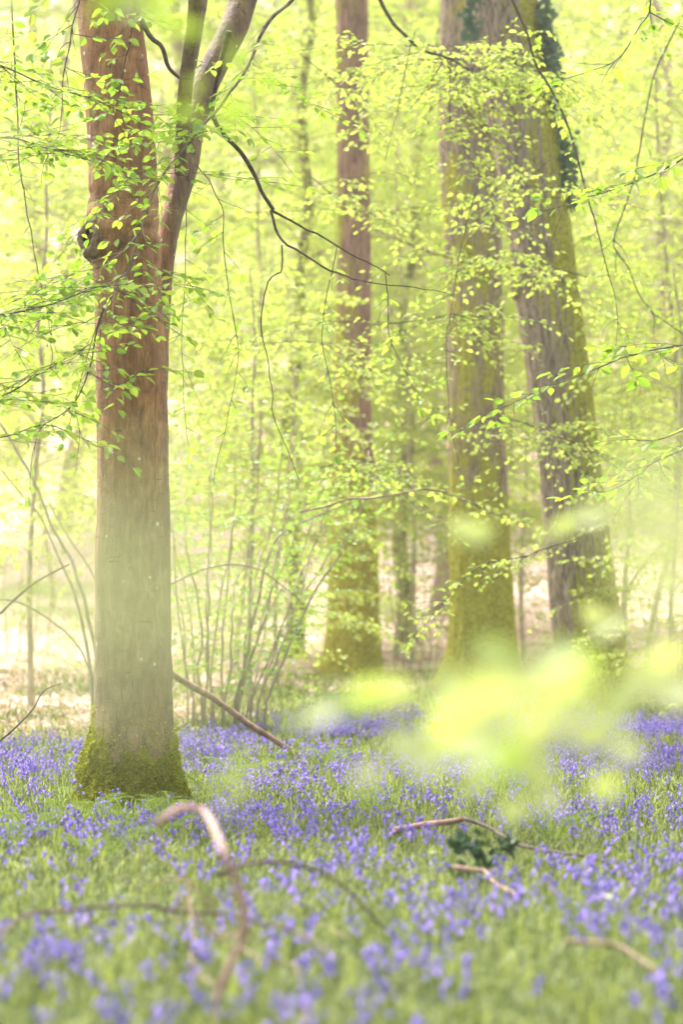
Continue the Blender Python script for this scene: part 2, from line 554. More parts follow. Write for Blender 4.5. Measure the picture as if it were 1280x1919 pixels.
def fill_branch(LV, TW, path, start=0.15, gap=0.12, sl=0.35, leaf=0.07, level=1, flat=0.6, droop=0.25, jit=.45):
    """sprays set alternately along a branch path (k,3)"""
    path = np.asarray(path)
    seg = np.linalg.norm(np.diff(path, axis=0), axis=1)
    cum = np.concatenate([[0], np.cumsum(seg)])
    tot = cum[-1]
    s = tot * start
    sgn = 1
    while s < tot:
        i = min(len(path) - 2, int(np.searchsorted(cum, s)) - 1)
        i = max(i, 0)
        f = (s - cum[i]) / max(seg[i], 1e-6)
        p = path[i] * (1 - f) + path[i + 1] * f
        T = unit(path[i + 1] - path[i])
        side = unit(np.cross(T, UP) + 1e-4)
        sgn = -sgn
        d = unit(T * rnd.uniform(.3, .9) + side * sgn * rnd.uniform(.5, 1) + UP * rnd.uniform(-.3, .25) + rv(.15))
        d[2] *= flat
        l = sl * rnd.uniform(.6, 1.25) * (1 - 0.45 * s / tot)
        spray(LV, TW, p, d, l, leaf, level, droop=droop, jit=jit)
        s += gap * rnd.uniform(.6, 1.4)
    T = unit(path[-1] - path[-2])
    spray(LV, TW, path[-1], T, sl * .8, leaf, level, droop=droop, jit=jit)

def pxpath(pts, n=None):
    """pts: (px, py, depth) -> smooth world path with small natural wobble"""
    w_ = np.array([P(*p) for p in pts])
    L = np.linalg.norm(np.diff(w_, axis=0), axis=1).sum()
    n = n or max(8, int(L / 0.05))
    return smooth_path(w_, n)

def wob(path, a=0.006, f=9, seed=0):
    p = np.array(path)
    s = np.arange(len(p)) * 0.05
    k = np.minimum(1, s / 0.3)
    for ax, o in ((0, .3), (1, 3.3), (2, 7.7)):
        p[:, ax] += k * (a * 1.6 * fbm(s * f * .3, o, seed, seed + ax * 5) + a * .55 * vnoise(s * f * 1.1, o, seed, seed + 50 + ax))
    return p

def hanging_branch(pts, r0, r1, label, group='beech branches hanging into the view', sl=.35, gap=.12, leaf=.07, level=1, start=.15,
                   twigs=(), bark='twig', lm='leaf', hi=True, flat=.6, droop=.25, name='beech_branch', cat='branch', leafy=True, jit=.45, tiers=0, tl=.7):
    path = wob(pxpath(pts), 0.008, 9, rnd.randint(0, 99))
    base = path[0]
    t = thing(name, base, label, cat, group)
    g, tw, lv = Geo(), Geo(), Leaves()
    tube(g, path, np.linspace(r0, r1, len(path)), 8, 0.2, rnd.randint(0, 99), 14)
    if leafy: fill_branch(lv, tw, path, start, gap, sl, leaf, level, flat, droop, jit)
    else: fill_branch(lv, tw, path, .12, .15, .22, leaf * .85, 0, .7, .5, jit)
    for k in range(tiers):
        i = int(len(path) * (start + (1 - start) * (k + rnd.random()) / tiers)); i = min(i, len(path) - 2)
        az = rnd.uniform(0, 6.28); dd = unit([math.cos(az), .6 * math.sin(az), rnd.uniform(-.15, .15)])
        q = [path[i]]; m_ = 14; LL = tl * rnd.uniform(.6, 1.2)
        for _ in range(m_):
            dd = unit(dd + rv(.07) + np.array([0, 0, -.03])); q.append(q[-1] + dd * LL / m_)
        tube(g, q, np.linspace(max(r1, .002), .0008, len(q)), 5, cap=False)
        fill_branch(lv, tw, q, .15, gap, sl * .6, leaf, 0 if level == 1 else 0, flat, droop, jit)
    for k in range(max(3, len(path) // 9)):
        i = rnd.randint(len(path) // 8, len(path) - 2)
        q = [path[i]]; dd = unit(unit(path[i + 1] - path[i]) + rv(.55))
        for m_ in range(rnd.randint(3, 8)):
            dd = unit(dd + rv(.22) + np.array([0, 0, -.08])); q.append(q[-1] + dd * .035)
        tube(g, q, np.linspace(r1 * .8 + .0008, .0008, len(q)), 5, cap=False)
    for tp, ta, tb, tl in twigs:
        p2 = wob(pxpath(tp), 0.006, 9, rnd.randint(0, 99))
        near_ = path[int(np.argmin(np.linalg.norm(path - p2[0], axis=1)))]
        fade = np.linspace(1, 0, len(p2))[:, None]
        p2 = p2 + (near_ - p2[0]) * fade
        tube(g, p2, np.linspace(ta, tb, len(p2)), 6, 0.2, rnd.randint(0, 99), 14)
        if tl: fill_branch(lv, tw, p2, .1, gap, sl * tl, leaf, level, flat, droop, jit)
    for a in tw.v: pass
    if tw.n:
        off = g.n
        for v in tw.v: g.v.append(v)
        for q in tw.q: g.q.append(q + off)
        g.n += tw.n
    obj('twigs' if False else 'bough', g, M[bark], t)
    if lv.p: obj('foliage', lv.geo(hi), M[lm], t, smooth=False)
    return t

# ------------------------------------------------------------------ trunks
def trunk_rows(rows, d, ztop_extra=None, n=260):
    """rows: (py, left px, right px) -> path and radius"""
    pts = []
    for py, l, r in rows:
        c = P((l + r) / 2, py, d)
        pts.append([c[0], c[1], c[2], (r - l) / 2 / FPX * d])
    pts = np.array(pts)
    s = smooth_path(pts, n)
    return s[:, :3], s[:, 3]

def furrow(depth, freq, seed):
    def f(r, dirs, path):
        th = np.arctan2(dirs[:, :, 1], dirs[:, :, 0])
        z = path[:, 2:3]
        wv = 0.5 * vnoise(z * 1.3, th * 0.8, 0, seed)
        a = np.abs(vnoise(np.cos(th) * freq + wv, np.sin(th) * freq + wv, z * 2.2 + wv, seed + 3))
        b = vnoise(np.cos(th) * 1.2, np.sin(th) * 1.2, z * 0.8, seed + 9)
        return r * (1 + 0.045 * b) + depth * (np.clip(a * 2.2, 0, 1) - 0.6)
    return f

def flare(seed, amp=0.35, zh=0.5, z0=0.0, n=5):
    def f(r, dirs, path):
        th = np.arctan2(dirs[:, :, 1], dirs[:, :, 0])
        k = np.clip(1 - (path[:, 2:3] - z0) / zh, 0, 1.6) ** 2
        return r * (1 + amp * k * (0.35 + 0.65 * np.clip(np.cos(th * n + seed + 1.3 * np.sin(th * 2 + seed)), -.3, 1)))
    return f

def both(*fs):
    def f(r, dirs, path):
        for x in fs: r = x(r, dirs, path)
        return r
    return f

# ================================================================== big beech on the left
D1 = 12.4
def big_beech():
    base = G(245, D1)
    t = thing('beech_tree', base, 'rust-brown smooth beech with a mossy foot, knot hole and forked stem, sharp in the bluebells', 'tree')
    rows = [(1560, 148, 340), (1500, 159, 335), (1440, 168, 329), (1400, 172, 328), (1350, 177, 325), (1200, 178, 321), (1050, 178, 319), (900, 182, 317),
            (700, 179, 313), (600, 178, 308), (500, 173, 303), (400, 167, 299), (300, 164, 294), (200, 158, 287), (100, 150, 276),
            (0, 141, 264), (-150, 126, 246), (-400, 100, 210), (-900, 60, 150)]
    pa, ra = trunk_rows(rows, D1, n=420)
    g = Geo()
    def lump(r, dirs, path):
        # swelling round the knot, shallow ribs
        c = P(172, 455, D1)
        dz = (path[:, 2:3] - c[2]) / 0.12
        side = np.clip(dirs[:, :, 0] * -0.85 + dirs[:, :, 1] * -0.55, 0, 1)
        th = np.arctan2(dirs[:, :, 1], dirs[:, :, 0])
        rib = 0.006 * vnoise(np.cos(th) * 3, np.sin(th) * 3, path[:, 2:3] * 0.8, 31) + 0.004 * fbm(np.cos(th) * 3, np.sin(th) * 3, path[:, 2:3] * 9, 33)
        wr = 0.012 * np.exp(-((path[:, 2:3] - c[2] - .06) / .25) ** 2) * vnoise(th * 1.0, 0, path[:, 2:3] * 34, 37)
        return r + 0.035 * np.exp(-dz ** 2) * side ** 2 + rib + wr
    tube(g, pa, ra, 120, rfun=both(flare(1.2, 0.13, 0.42, 0.0), lump))
    def stem(rows, d0, d1, segs=40):
        pts = []
        for k, (py, l, r) in enumerate(rows):
            d = d0 + (d1 - d0) * k / (len(rows) - 1)
            c = P((l + r) / 2, py, d)
            pts.append([*c, (r - l) / 2 / FPX * d])
        s = smooth_path(pts, 150)
        tube(g, s[:, :3], s[:, 3], segs, 0.06, 5, 5)
    # forked right-hand stem
    stem([(800, 272, 312), (700, 276, 316), (600, 282, 319), (500, 290, 326), (420, 300, 340), (360, 312, 358), (300, 322, 374), (240, 334, 384),
          (180, 354, 402), (120, 378, 430), (60, 408, 462), (0, 430, 482), (-120, 470, 525), (-350, 540, 590), (-700, 620, 655)], D1 + .02, D1 + 0.9)
    stem([(330, 326, 352), (250, 328, 356), (180, 332, 360), (100, 342, 370), (40, 350, 378), (-40, 352, 384), (-300, 350, 376), (-600, 340, 360)], D1 - .02, D1 - .5, 28)
    stem([(130, 352, 368), (60, 362, 380), (0, 370, 390), (-120, 388, 404), (-400, 420, 436)], D1 - .02, D1 + .3, 20)
    off = np.array(t.location)
    tr = obj('trunk', g, M['beech'], t)
    md = tr.modifiers.new('fuse', 'REMESH'); md.mode = 'VOXEL'; md.voxel_size = 0.0085; md.use_smooth_shade = True
    ms = tr.modifiers.new('soften', 'SMOOTH'); ms.factor = 0.5; ms.iterations = 3
    # knot hole
    kn = thing('knot_hole', (0, 0, 0), None, None)
    del_k = kn
    c = P(172, 455, D1) + np.array([0.0, -0.165, 0])
    nrm = unit([-0.42, -0.9, 0.05]); sx = unit(np.cross(UP, nrm)); sy = np.cross(nrm, sx)
    gl = Geo()
    th = np.linspace(0, 2 * math.pi, 41)[:-1]
    prof = [(1.75, -.05), (1.5, .010), (1.2, .026), (.92, .024), (.72, .0), (.62, -.035), (.45, -.07)]
    vs = []
    for k, (s_, o_) in enumerate(prof):
        nzz = 1 + 0.16 * fbm(np.cos(th) * 1.6 + k * .2, np.sin(th) * 1.6, 0, 44)
        vs.append(c + sx * (np.cos(th) * .040 * s_ * nzz)[:, None] + sy * (np.sin(th) * .064 * s_ * nzz)[:, None] + nrm * (o_ + .006 * vnoise(th * 4, k, 0, 5))[:, None])
    n = len(th)
    v = np.vstack(vs); q = []
    for k in range(4):
        for a in range(n):
            q.append((k * n + a, k * n + (a + 1) % n, (k + 1) * n + (a + 1) % n, (k + 1) * n + a))
    gl.add(v, q)
    bpy.data.objects.remove(del_k)
    lip = obj('knot', gl, M['knot'], t)
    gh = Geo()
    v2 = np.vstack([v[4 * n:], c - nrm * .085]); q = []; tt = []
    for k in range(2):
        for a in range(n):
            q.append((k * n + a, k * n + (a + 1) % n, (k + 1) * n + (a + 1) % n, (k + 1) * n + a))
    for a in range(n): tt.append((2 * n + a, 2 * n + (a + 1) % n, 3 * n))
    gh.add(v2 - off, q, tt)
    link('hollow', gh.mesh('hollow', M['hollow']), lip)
    # stubs: dark dead branch behind the fork, little snags
    gs = Geo()
    for pts, a, b in (([(255, 20, D1), (282, 70, D1 - .10), (303, 88, D1 - .12), (316, 128, D1 - .1), (340, 150, D1)], .015, .008),):
        tube(gs, pxpath(pts, 14), np.linspace(a, b, 14), 10, .2, 3, 20)
    obj('snag', gs, M['twig'], t)
    # shaggy moss collar on the root flare
    pm, rm = pa[:110], ra[:110]
    gm = Geo()
    ztop = 0.27
    zz = np.linspace(-0.08, ztop + .24, 70)
    cx = np.interp(zz, pm[:, 2] , pm[:, 0]); rr = np.interp(zz, pm[:, 2], rm)
    path = np.stack([cx, np.full_like(cx, D1), zz], -1)
    fl = flare(1.2, 0.13, 0.42, 0.0)
    def mossf(r, dirs, pth):
        th = np.arctan2(dirs[:, :, 1], dirs[:, :, 0])
        z = pth[:, 2:3]
        r = fl(r, dirs, pth)
        top = ztop + 0.03 + 0.03 * vnoise(np.cos(th) * 1.6, np.sin(th) * 1.6, 1.5, 61) + 0.014 * vnoise(np.cos(th) * 5, np.sin(th) * 5, 1.5, 62)
        top = top + 0.10 * np.clip(-dirs[:, :, 0], 0, 1) ** 3 + .06 * np.clip(dirs[:, :, 0], 0, 1) ** 6
        on = np.clip((top - z) / 0.02, 0, 1) * (.6 + .4 * np.clip((top - z) / .12, 0, 1)) + 1.0 * np.clip((top - z - .15) / .15, 0, 1)
        th_ = 0.006 + 0.014 * fbm(np.cos(th) * 5, np.sin(th) * 5, z * 12, 63) + 0.012 * vnoise(np.cos(th) * 16, np.sin(th) * 16, z * 45, 64)
        return r - 0.02 + on * (0.022 + np.clip(th_, .004, .07))
    tube(gm, path, rr, 200, rfun=mossf, cap=False)
    V = gm.v[0].copy()
    moss = obj('moss', gm, M['moss'], t)
    # tufts
    nv = V.reshape(70, 200, 3)
    keep = []
    cen = path[:, None, :]
    outd = nv - cen; outd /= np.linalg.norm(outd, axis=2)[:, :, None]
    rad = np.linalg.norm(nv - cen, axis=2)
    bare = fl(rr[:, None] * np.ones((1, 200)), outd, path)
    ok = np.argwhere((rad > bare + 0.004) & (outd[:, :, 1] < 0.45))
    sel = ok[nr.randint(0, len(ok), 26000)]
    p = nv[sel[:, 0], sel[:, 1]]; o_ = outd[sel[:, 0], sel[:, 1]]
    p = p + nr.normal(0, .0035, p.shape)
    # thin scatter of tufts creeping up the bark above the collar
    ok2 = np.argwhere((outd[:, :, 1] < 0.45))
    s2 = ok2[nr.randint(0, len(ok2), 5000)]
    zc = path[s2[:, 0], 2]
    tz_ = .30 + .10 * np.clip(-outd[s2[:, 0], s2[:, 1], 0], 0, 1) ** 3 + .05 * vnoise(outd[s2[:, 0], s2[:, 1], 0] * 6, 0, 0, 66)
    s2 = s2[(zc > .12) & (nr.rand(len(s2)) < np.exp(-np.clip(zc - tz_, 0, 1) / .06))]
    b2 = cen[s2[:, 0], 0] + outd[s2[:, 0], s2[:, 1]] * (bare[s2[:, 0], s2[:, 1]] + .003)[:, None]
    p = np.vstack([p, b2]); o_ = np.vstack([o_, outd[s2[:, 0], s2[:, 1]]])
    dd = o_ * .8 + nr.normal(0, .45, p.shape) + np.array([0, 0, -.35])
    lt = Leaves(); lt.p = list(p); lt.d = list(dd); lt.n = list(nr.normal(0, 1, p.shape)); lt.s = list(nr.uniform(.008, .02, len(p)))
    gt = lt.geo(False, None, 0.75); gt.v = [a - off for a in gt.v]
    link('tuft', gt.mesh('tuft', M['moss_tuft'], False), moss)
    # leafy boughs on the trunk
    lv, tw, gb = Leaves(), Geo(), Geo()
    for pts, a, b, sl in (([(430, 60, 12.6), (405, 215, 12.9), (455, 300, 13.1), (507, 395, 13.3)], .014, .011, 0),
                          ([(507, 395, 13.3), (560, 425, 13.4), (640, 465, 13.5), (735, 515, 13.6)], .008, .003, 0),
                          ([(507, 395, 13.3), (525, 450, 13.3), (590, 490, 13.4), (655, 518, 13.5), (760, 545, 13.6), (850, 556, 13.7)], .008, .002, 0),
                          ([(528, 460, 13.3), (533, 515, 13.3), (503, 535, 13.3), (493, 600, 13.3), (500, 690, 13.3), (515, 780, 13.3), (565, 905, 13.3)], .005, .002, 0)):
        p_ = wob(pxpath(pts), .018, 12, rnd.randint(0, 99)) if pts[0][0] != 507 else wob(pxpath(pts), .016, 12, 3)
        tube(gb, p_, np.linspace(a, b, len(p_)), 8, .2, 4, 20)
    obj('bough', gb, M['twig'], t)
    return t
big_beech()

# ================================================================== leafy branches round the left beech (in focus)
NB = 'leafy beech branches around the rust-brown trunk'
hanging_branch([(590, -60, 12.1), (548, 0, 12.05), (500, 40, 12.0), (468, 120, 11.95), (430, 180, 11.9), (385, 232, 11.85), (335, 290, 11.8), (290, 350, 11.75), (262, 430, 11.7),
                (235, 505, 11.65), (205, 560, 11.6), (175, 620, 11.6), (150, 720, 11.6)], .011, .002,
               'long mossy beech branch sweeping down across the rust-brown trunk', NB, sl=.42, gap=.06, start=.2, leaf=.056, tiers=9, tl=.5, bark='branch', jit=.42,
               twigs=[([(300, 345, 11.75), (235, 340, 11.6), (190, 395, 11.55), (140, 450, 11.5)], .003, .001, .8),
                      ([(262, 430, 11.7), (200, 490, 11.6), (110, 520, 11.5), (30, 560, 11.4)], .0035, .001, 1.0),
                      ([(235, 505, 11.65), (180, 540, 11.5), (90, 570, 11.4), (10, 625, 11.3)], .0035, .001, 1.0),
                      ([(385, 232, 11.85), (330, 265, 11.7), (260, 270, 11.6)], .003, .001, .8)])
hanging_branch([(170, -120, 11.6), (152, 0, 11.5), (140, 60, 11.4), (125, 120, 11.4), (120, 200, 11.4)], .006, .002,
               'thin drooping twig in front of the left edge of the rust-brown trunk top', NB, sl=.34, gap=.09, jit=.7,
               twigs=[([(140, 60, 11.4), (210, 70, 11.4), (245, 40, 11.4)], .002, .001, .5),
                      ([(125, 120, 11.4), (180, 150, 11.3), (230, 150, 11.2)], .002, .001, .7)])
hanging_branch([(262, -80, 11.5), (245, 60, 11.4), (228, 110, 11.4), (215, 190, 11.4), (210, 260, 11.4)], .005, .0015,
               'short leafy twig hanging straight down the middle of the rust-brown trunk top', NB, sl=.26, gap=.10, jit=.45, leaf=.06)
hanging_branch([(-80, 100, 11.2), (20, 130, 11.2), (90, 165, 11.2), (180, 190, 11.3)], .005, .0015,
               'leafy branch entering from the left edge high beside the beech', NB, sl=.5, gap=.06, jit=.5, leaf=.056, tiers=5, tl=.5)
hanging_branch([(-90, 260, 11.3), (20, 262, 11.3), (80, 280, 11.3), (150, 300, 11.3)], .006, .0015,
               'second leafy branch from the left edge, reaching under the first towards the beech', NB, sl=.5, gap=.065, jit=.5, leaf=.056, tiers=5, tl=.5)
hanging_branch([(-60, 600, 11.0), (30, 585, 11.0), (120, 560, 11.1), (190, 540, 11.2), (240, 560, 11.2)], .005, .0015,
               'leafy branch from the left edge ending over the trunk below the knot hole', NB, sl=.46, gap=.06, jit=.55, leaf=.056, tiers=5, tl=.5)
hanging_branch([(200, 560, 11.5), (180, 620, 11.4), (165, 690, 11.4), (130, 760, 11.4), (75, 800, 11.3), (60, 850, 11.3)], .005, .0015,
               'dark twig curving down left of the trunk with sparse leaves', NB, sl=.30, gap=.11, jit=.55,
               twigs=[([(130, 760, 11.4), (145, 800, 11.4), (150, 830, 11.4)], .002, .001, .4),
                      ([(165, 690, 11.4), (215, 720, 11.3), (270, 690, 11.3), (300, 690, 11.3)], .002, .001, .7)])
hanging_branch([(-80, 760, 10.9), (10, 740, 10.9), (80, 700, 10.9), (150, 660, 11.0)], .005, .0015,
               'lower leafy branch at the left edge beside the sunlit trunk', NB, sl=.46, gap=.065, jit=.5, leaf=.056, tiers=5, tl=.5)
hanging_branch([(-60, 830, 11.1), (20, 815, 11.1), (90, 800, 11.1), (190, 838, 11.2)], .004, .001,
               'lowest leafy branch from the left edge with a tip over the trunk', NB, sl=.30, gap=.10, jit=.5)
hanging_branch([(20, -60, 14.5), (35, 250, 14.5), (50, 380, 14.5), (75, 520, 14.6), (100, 640, 14.6)], .006, .002,
               'bare dark twig hanging down left of the beech behind the leaves', NB, leafy=False)

# upper right hand sprays, in focus
RB = 'leafy beech branches at the right edge'
hanging_branch([(1215, -80, 11.4), (1220, 20, 11.4), (1200, 60, 11.4), (1160, 115, 11.4), (1085, 145, 11.5)], .005, .0015,
               'thin branch drooping from the top right corner with dark little twigs', RB, sl=.30, gap=.12, jit=.5,
               twigs=[([(1220, 20, 11.4), (1250, 40, 11.4), (1300, 70, 11.4)], .003, .001, .8)])
hanging_branch([(1360, 240, 11.2), (1280, 300, 11.3), (1190, 345, 11.4), (1100, 370, 11.5), (1075, 372, 11.5)], .005, .0015,
               'leafy branch reaching in from the right edge in front of the ivy trunk', RB, sl=.38, gap=.07, jit=.45)
hanging_branch([(1380, 640, 10.8), (1280, 648, 11), (1200, 660, 11.2), (1110, 690, 11.4), (1020, 730, 11.5), (930, 775, 11.6)], .006, .0015,
               'long leafy branch from the right edge crossing the leaning mossy trunk', RB, sl=.36, gap=.07, jit=.45, bark='branch')
hanging_branch([(1380, 790, 10.8), (1280, 845, 11), (1220, 875, 11.2), (1150, 915, 11.4), (1100, 925, 11.5)], .004, .0012,
               'short leafy branch from the right edge beside the pale blurred leaves', RB, sl=.30, gap=.08, jit=.45)
hanging_branch([(1380, 780, 11.5), (1290, 800, 11.5), (1230, 820, 11.6), (1180, 818, 11.6)], .004, .0015,
               'bare thin twig at the right edge between two leafy branches', RB, leafy=False)

# mid distance sprays and dark boughs
MB_ = 'beech branches hanging in front of the three mossy trunks'
hanging_branch([(690, -60, 16), (715, 10, 16), (745, 55, 16), (790, 95, 16), (835, 110, 16.2), (880, 135, 16.4), (950, 170, 16.6)], .016, .004,
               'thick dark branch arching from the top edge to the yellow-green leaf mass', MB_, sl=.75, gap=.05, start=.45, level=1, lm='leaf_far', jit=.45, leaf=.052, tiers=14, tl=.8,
               twigs=[([(840, 118, 16.2), (795, 180, 16.2), (760, 215, 16.2)], .005, .002, .0), ([(835, 110, 16.2), (870, 200, 16.1), (920, 260, 16.0)], .005, .002, 1.0),
                      ([(880, 135, 16.4), (960, 120, 16.2), (1040, 150, 16.1)], .004, .002, 1.0), ([(870, 200, 16.1), (860, 280, 16.1), (900, 330, 16)], .004, .002, .9),
                      ([(720, 130, 16), (725, 200, 16), (722, 300, 16)], .004, .002, .0)])
hanging_branch([(940, -40, 15), (985, 60, 15), (1010, 130, 15), (1040, 180, 15), (1078, 285, 15), (1100, 370, 15), (1120, 440, 15), (1135, 490, 15), (1155, 570, 15), (1157, 640, 15)], .009, .002,
               'long dark whip of a twig drooping in front of the ivy-clad trunk', MB_, leafy=False,
               twigs=[([(1080, 300, 15), (1060, 360, 15), (1040, 430, 15), (1010, 520, 15)], .003, .001, 0)])
hanging_branch([(1330, -60, 17), (1230, 130, 17), (1190, 330, 17), (1150, 455, 17), (1175, 500, 17), (1220, 585, 17), (1300, 640, 17)], .006, .004,
               'dark bent branch at right edge below the ivy trunk', MB_, leafy=False)
hanging_branch([(1030, 300, 17), (1000, 330, 17), (960, 350, 17), (905, 420, 17)], .004, .002,
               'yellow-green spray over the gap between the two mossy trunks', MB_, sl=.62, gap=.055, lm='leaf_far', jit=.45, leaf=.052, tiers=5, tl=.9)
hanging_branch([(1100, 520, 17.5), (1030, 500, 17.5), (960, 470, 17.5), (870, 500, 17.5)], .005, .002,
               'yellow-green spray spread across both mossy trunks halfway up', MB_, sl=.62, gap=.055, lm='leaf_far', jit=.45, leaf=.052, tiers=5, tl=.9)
hanging_branch([(700, 610, 17), (780, 600, 17), (860, 590, 17), (900, 640, 17)], .004, .002,
               'leafy spray across the left side of the upright mossy trunk', MB_, sl=.62, gap=.055, lm='leaf_far', jit=.45, leaf=.052, tiers=5, tl=.9)
hanging_branch([(900, 330, 16), (858, 480, 15.8), (842, 600, 15.5), (835, 640, 15.5), (842, 760, 15.5), (858, 860, 15.5)], .004, .002,
               'bare twig dangling down the left edge of the upright mossy trunk', MB_, leafy=False)
hanging_branch([(560, 960, 16), (680, 935, 16), (800, 915, 16), (860, 935, 16.5), (940, 965, 17)], .007, .004,
               'pale arching branch crossing below the middle of the mossy trunks', MB_, bark='palewood', sl=.4, gap=.2, lm='leaf_far', start=.5, jit=.4)
hanging_branch([(1080, 1010, 16), (980, 1040, 16), (900, 1060, 16), (830, 1130, 16)], .004, .002,
               'low leafy spray across the green foot of the upright mossy trunk', MB_, sl=.5, gap=.07, lm='leaf_far', jit=.4, leaf=.052, tiers=1)
hanging_branch([(880, 800, 17), (930, 780, 17), (1000, 800, 17), (1060, 850, 17)], .004, .002,
               'leafy spray bridging both mossy trunks below the long right branch', MB_, sl=.62, gap=.055, lm='leaf_far', jit=.45, leaf=.052, tiers=5, tl=.9)
hanging_branch([(560, 100, 18), (620, 150, 18), (680, 200, 18), (720, 260, 18)], .005, .002,
               'yellow-green spray high across the thin brown trunk', MB_, sl=.62, gap=.055, lm='leaf_far', jit=.45, leaf=.052, tiers=5, tl=.9)
hanging_branch([(580, 330, 18), (640, 380, 18), (690, 400, 18)], .004, .002,
               'yellow-green spray across the thin brown trunk at knot height', MB_, sl=.62, gap=.055, lm='leaf_far', jit=.45, leaf=.052, tiers=5, tl=.9)
hanging_branch([(540, 640, 18), (620, 650, 18), (700, 720, 18)], .004, .002,
               'loose leafy spray across the middle of the thin brown trunk', MB_, sl=.62, gap=.055, lm='leaf_far', jit=.45, leaf=.052, tiers=5, tl=.9)
hanging_branch([(590, 880, 18), (650, 870, 18), (720, 900, 18)], .004, .002,
               'leafy spray crossing the thin brown trunk where the moss begins', MB_, sl=.62, gap=.055, lm='leaf_far', jit=.45, leaf=.052, tiers=5, tl=.9)
for k, (pts, lab) in enumerate([
    ([(352, 330, 12.6), (350, 380, 13.2), (345, 480, 13.4), (340, 640, 13.4), (350, 800, 13.4)], 'thin bare twig hanging close by the forked stem'),
    ([(368, 310, 12.6), (395, 345, 12.8), (418, 400, 13), (415, 480, 13), (435, 590, 13), (448, 680, 13), (430, 780, 13), (410, 860, 13)], 'long bare twig hanging right of the forked stem'),
    ([(632, 462, 13.5), (612, 560, 13.5), (605, 640, 13.5), (620, 720, 13.5), (628, 800, 13.5)], 'bare twig dangling in front of the thin brown trunk'),
    ([(722, 512, 13.6), (728, 570, 13.6), (735, 640, 13.6), (770, 720, 13.6)], 'short bare twig right of the thin brown trunk')]):
    hanging_branch(pts, .0032, .0014, lab, 'bare twigs hanging through the middle', leafy=False)

# ================================================================== three mossy trunks behind
def forest_trunk(name, rows, d, mat, label, furr=.018, fr=9, seed=1, nf=5, extra=None, segs=150):
    zb = P(0, rows[0][0], d)[2]
    pa, ra = trunk_rows(rows, d, n=420)
    x0 = pa[0][0]; z0 = float(TZ(x0, d))
    t = thing(name, (x0, d, z0 - .03), label, 'tree', 'large trees standing at the back of the bluebells')
    g = Geo()
    tube(g, pa, ra, segs, rfun=both(flare(seed, .3, .55, z0, nf), furrow(furr, fr, seed)))
    if extra:
        for pts, a, b in extra:
            p_ = pxpath(pts)
            tube(g, p_, np.linspace(a, b, len(p_)), 12, .2, 3, 10)
    obj('trunk', g, mat, t)
    return t

T3 = forest_trunk('oak_tree', [(1310, 820, 985), (1260, 834, 972), (1150, 842, 962), (1000, 840, 953), (800, 838, 943), (600, 838, 943), (400, 828, 938), (300, 824, 930),
                          (200, 822, 926), (0, 826, 918), (-200, 820, 905), (-500, 800, 880), (-900, 780, 840)], 24,
             oak_bark('upright_mossy_bark', (-.1, -.3, 0.0), 2.1), 'upright furrowed trunk with green moss over its whole foot', seed=2)
T4 = forest_trunk('oak_tree', [(1340, 1060, 1205), (1300, 1062, 1186), (1150, 1030, 1163), (1000, 1020, 1143), (800, 1003, 1117), (600, 972, 1092), (400, 945, 1066), (200, 908, 1036),
                          (100, 890, 1022), (0, 872, 1006), (-200, 830, 970), (-500, 770, 890), (-900, 700, 800)], 21,
             oak_bark('leaning_mossy_bark', (1.1, -.1, 0.0), 1.2), 'trunk leaning left with ivy at the top and moss down its right flank', seed=5,
             extra=[([(968, 560, 21), (960, 512, 20.8), (935, 500, 20.7), (890, 495, 20.6), (800, 470, 20.6), (700, 430, 20.6)], .035, .008)])
T2 = forest_trunk('oak_tree', [(1320, 590, 728), (1270, 604, 716), (1150, 612, 710), (1000, 618, 706), (800, 625, 697), (600, 630, 695), (400, 632, 693), (200, 630, 690), (0, 628, 690),
                          (-200, 630, 685), (-500, 640, 680), (-900, 640, 670)], 26,
             oak_bark('thin_mossy_bark', (-.25, -.2, 0.0), 2.6, (0.13, 0.075, 0.06), (0.36, 0.23, 0.18)), 'thinnest of three tall trunks, brown above and dark moss below', seed=8)

# ivy climbing the leaning trunk
def ivy():
    t = thing('ivy_vine', P(1060, 360, 21), 'dark green ivy climbing the right side of the leaning trunk top', 'ivy')
    lv, g = Leaves(), Geo()
    p_ = wob(pxpath([(1066, 380, 21), (1056, 300, 20.98), (1042, 200, 20.95), (1030, 100, 20.9), (1015, 0, 20.9), (985, -150, 20.9), (930, -400, 20.9)]), .03, 9, 3)
    tube(g, p_, .008, 6, .2, 1, 9)
    for i in range(900):
        k = rnd.randint(0, len(p_) - 1)
        q = p_[k] + np.array([rnd.gauss(-.02, .045), rnd.gauss(-.06, .06), rnd.gauss(0, .05)])
        lv.add(q, unit([rnd.gauss(.2, .5), rnd.gauss(-.3, .4), -0.8]), unit([rnd.gauss(.4, .4), -1, .5]), rnd.uniform(.05, .085))
    for i in range(140):
        q = P(rnd.gauss(882, 10), rnd.uniform(-120, 70), 20.7)
        lv.add(q, unit([rnd.gauss(0, .5), -.3, -.8]), unit([rnd.gauss(0, .4), -1, .5]), rnd.uniform(.05, .085))
    obj('vine', g, M['twig'], t)
    obj('foliage', lv.geo(False, None, 1.5), M['ivy'], t, False)
ivy()

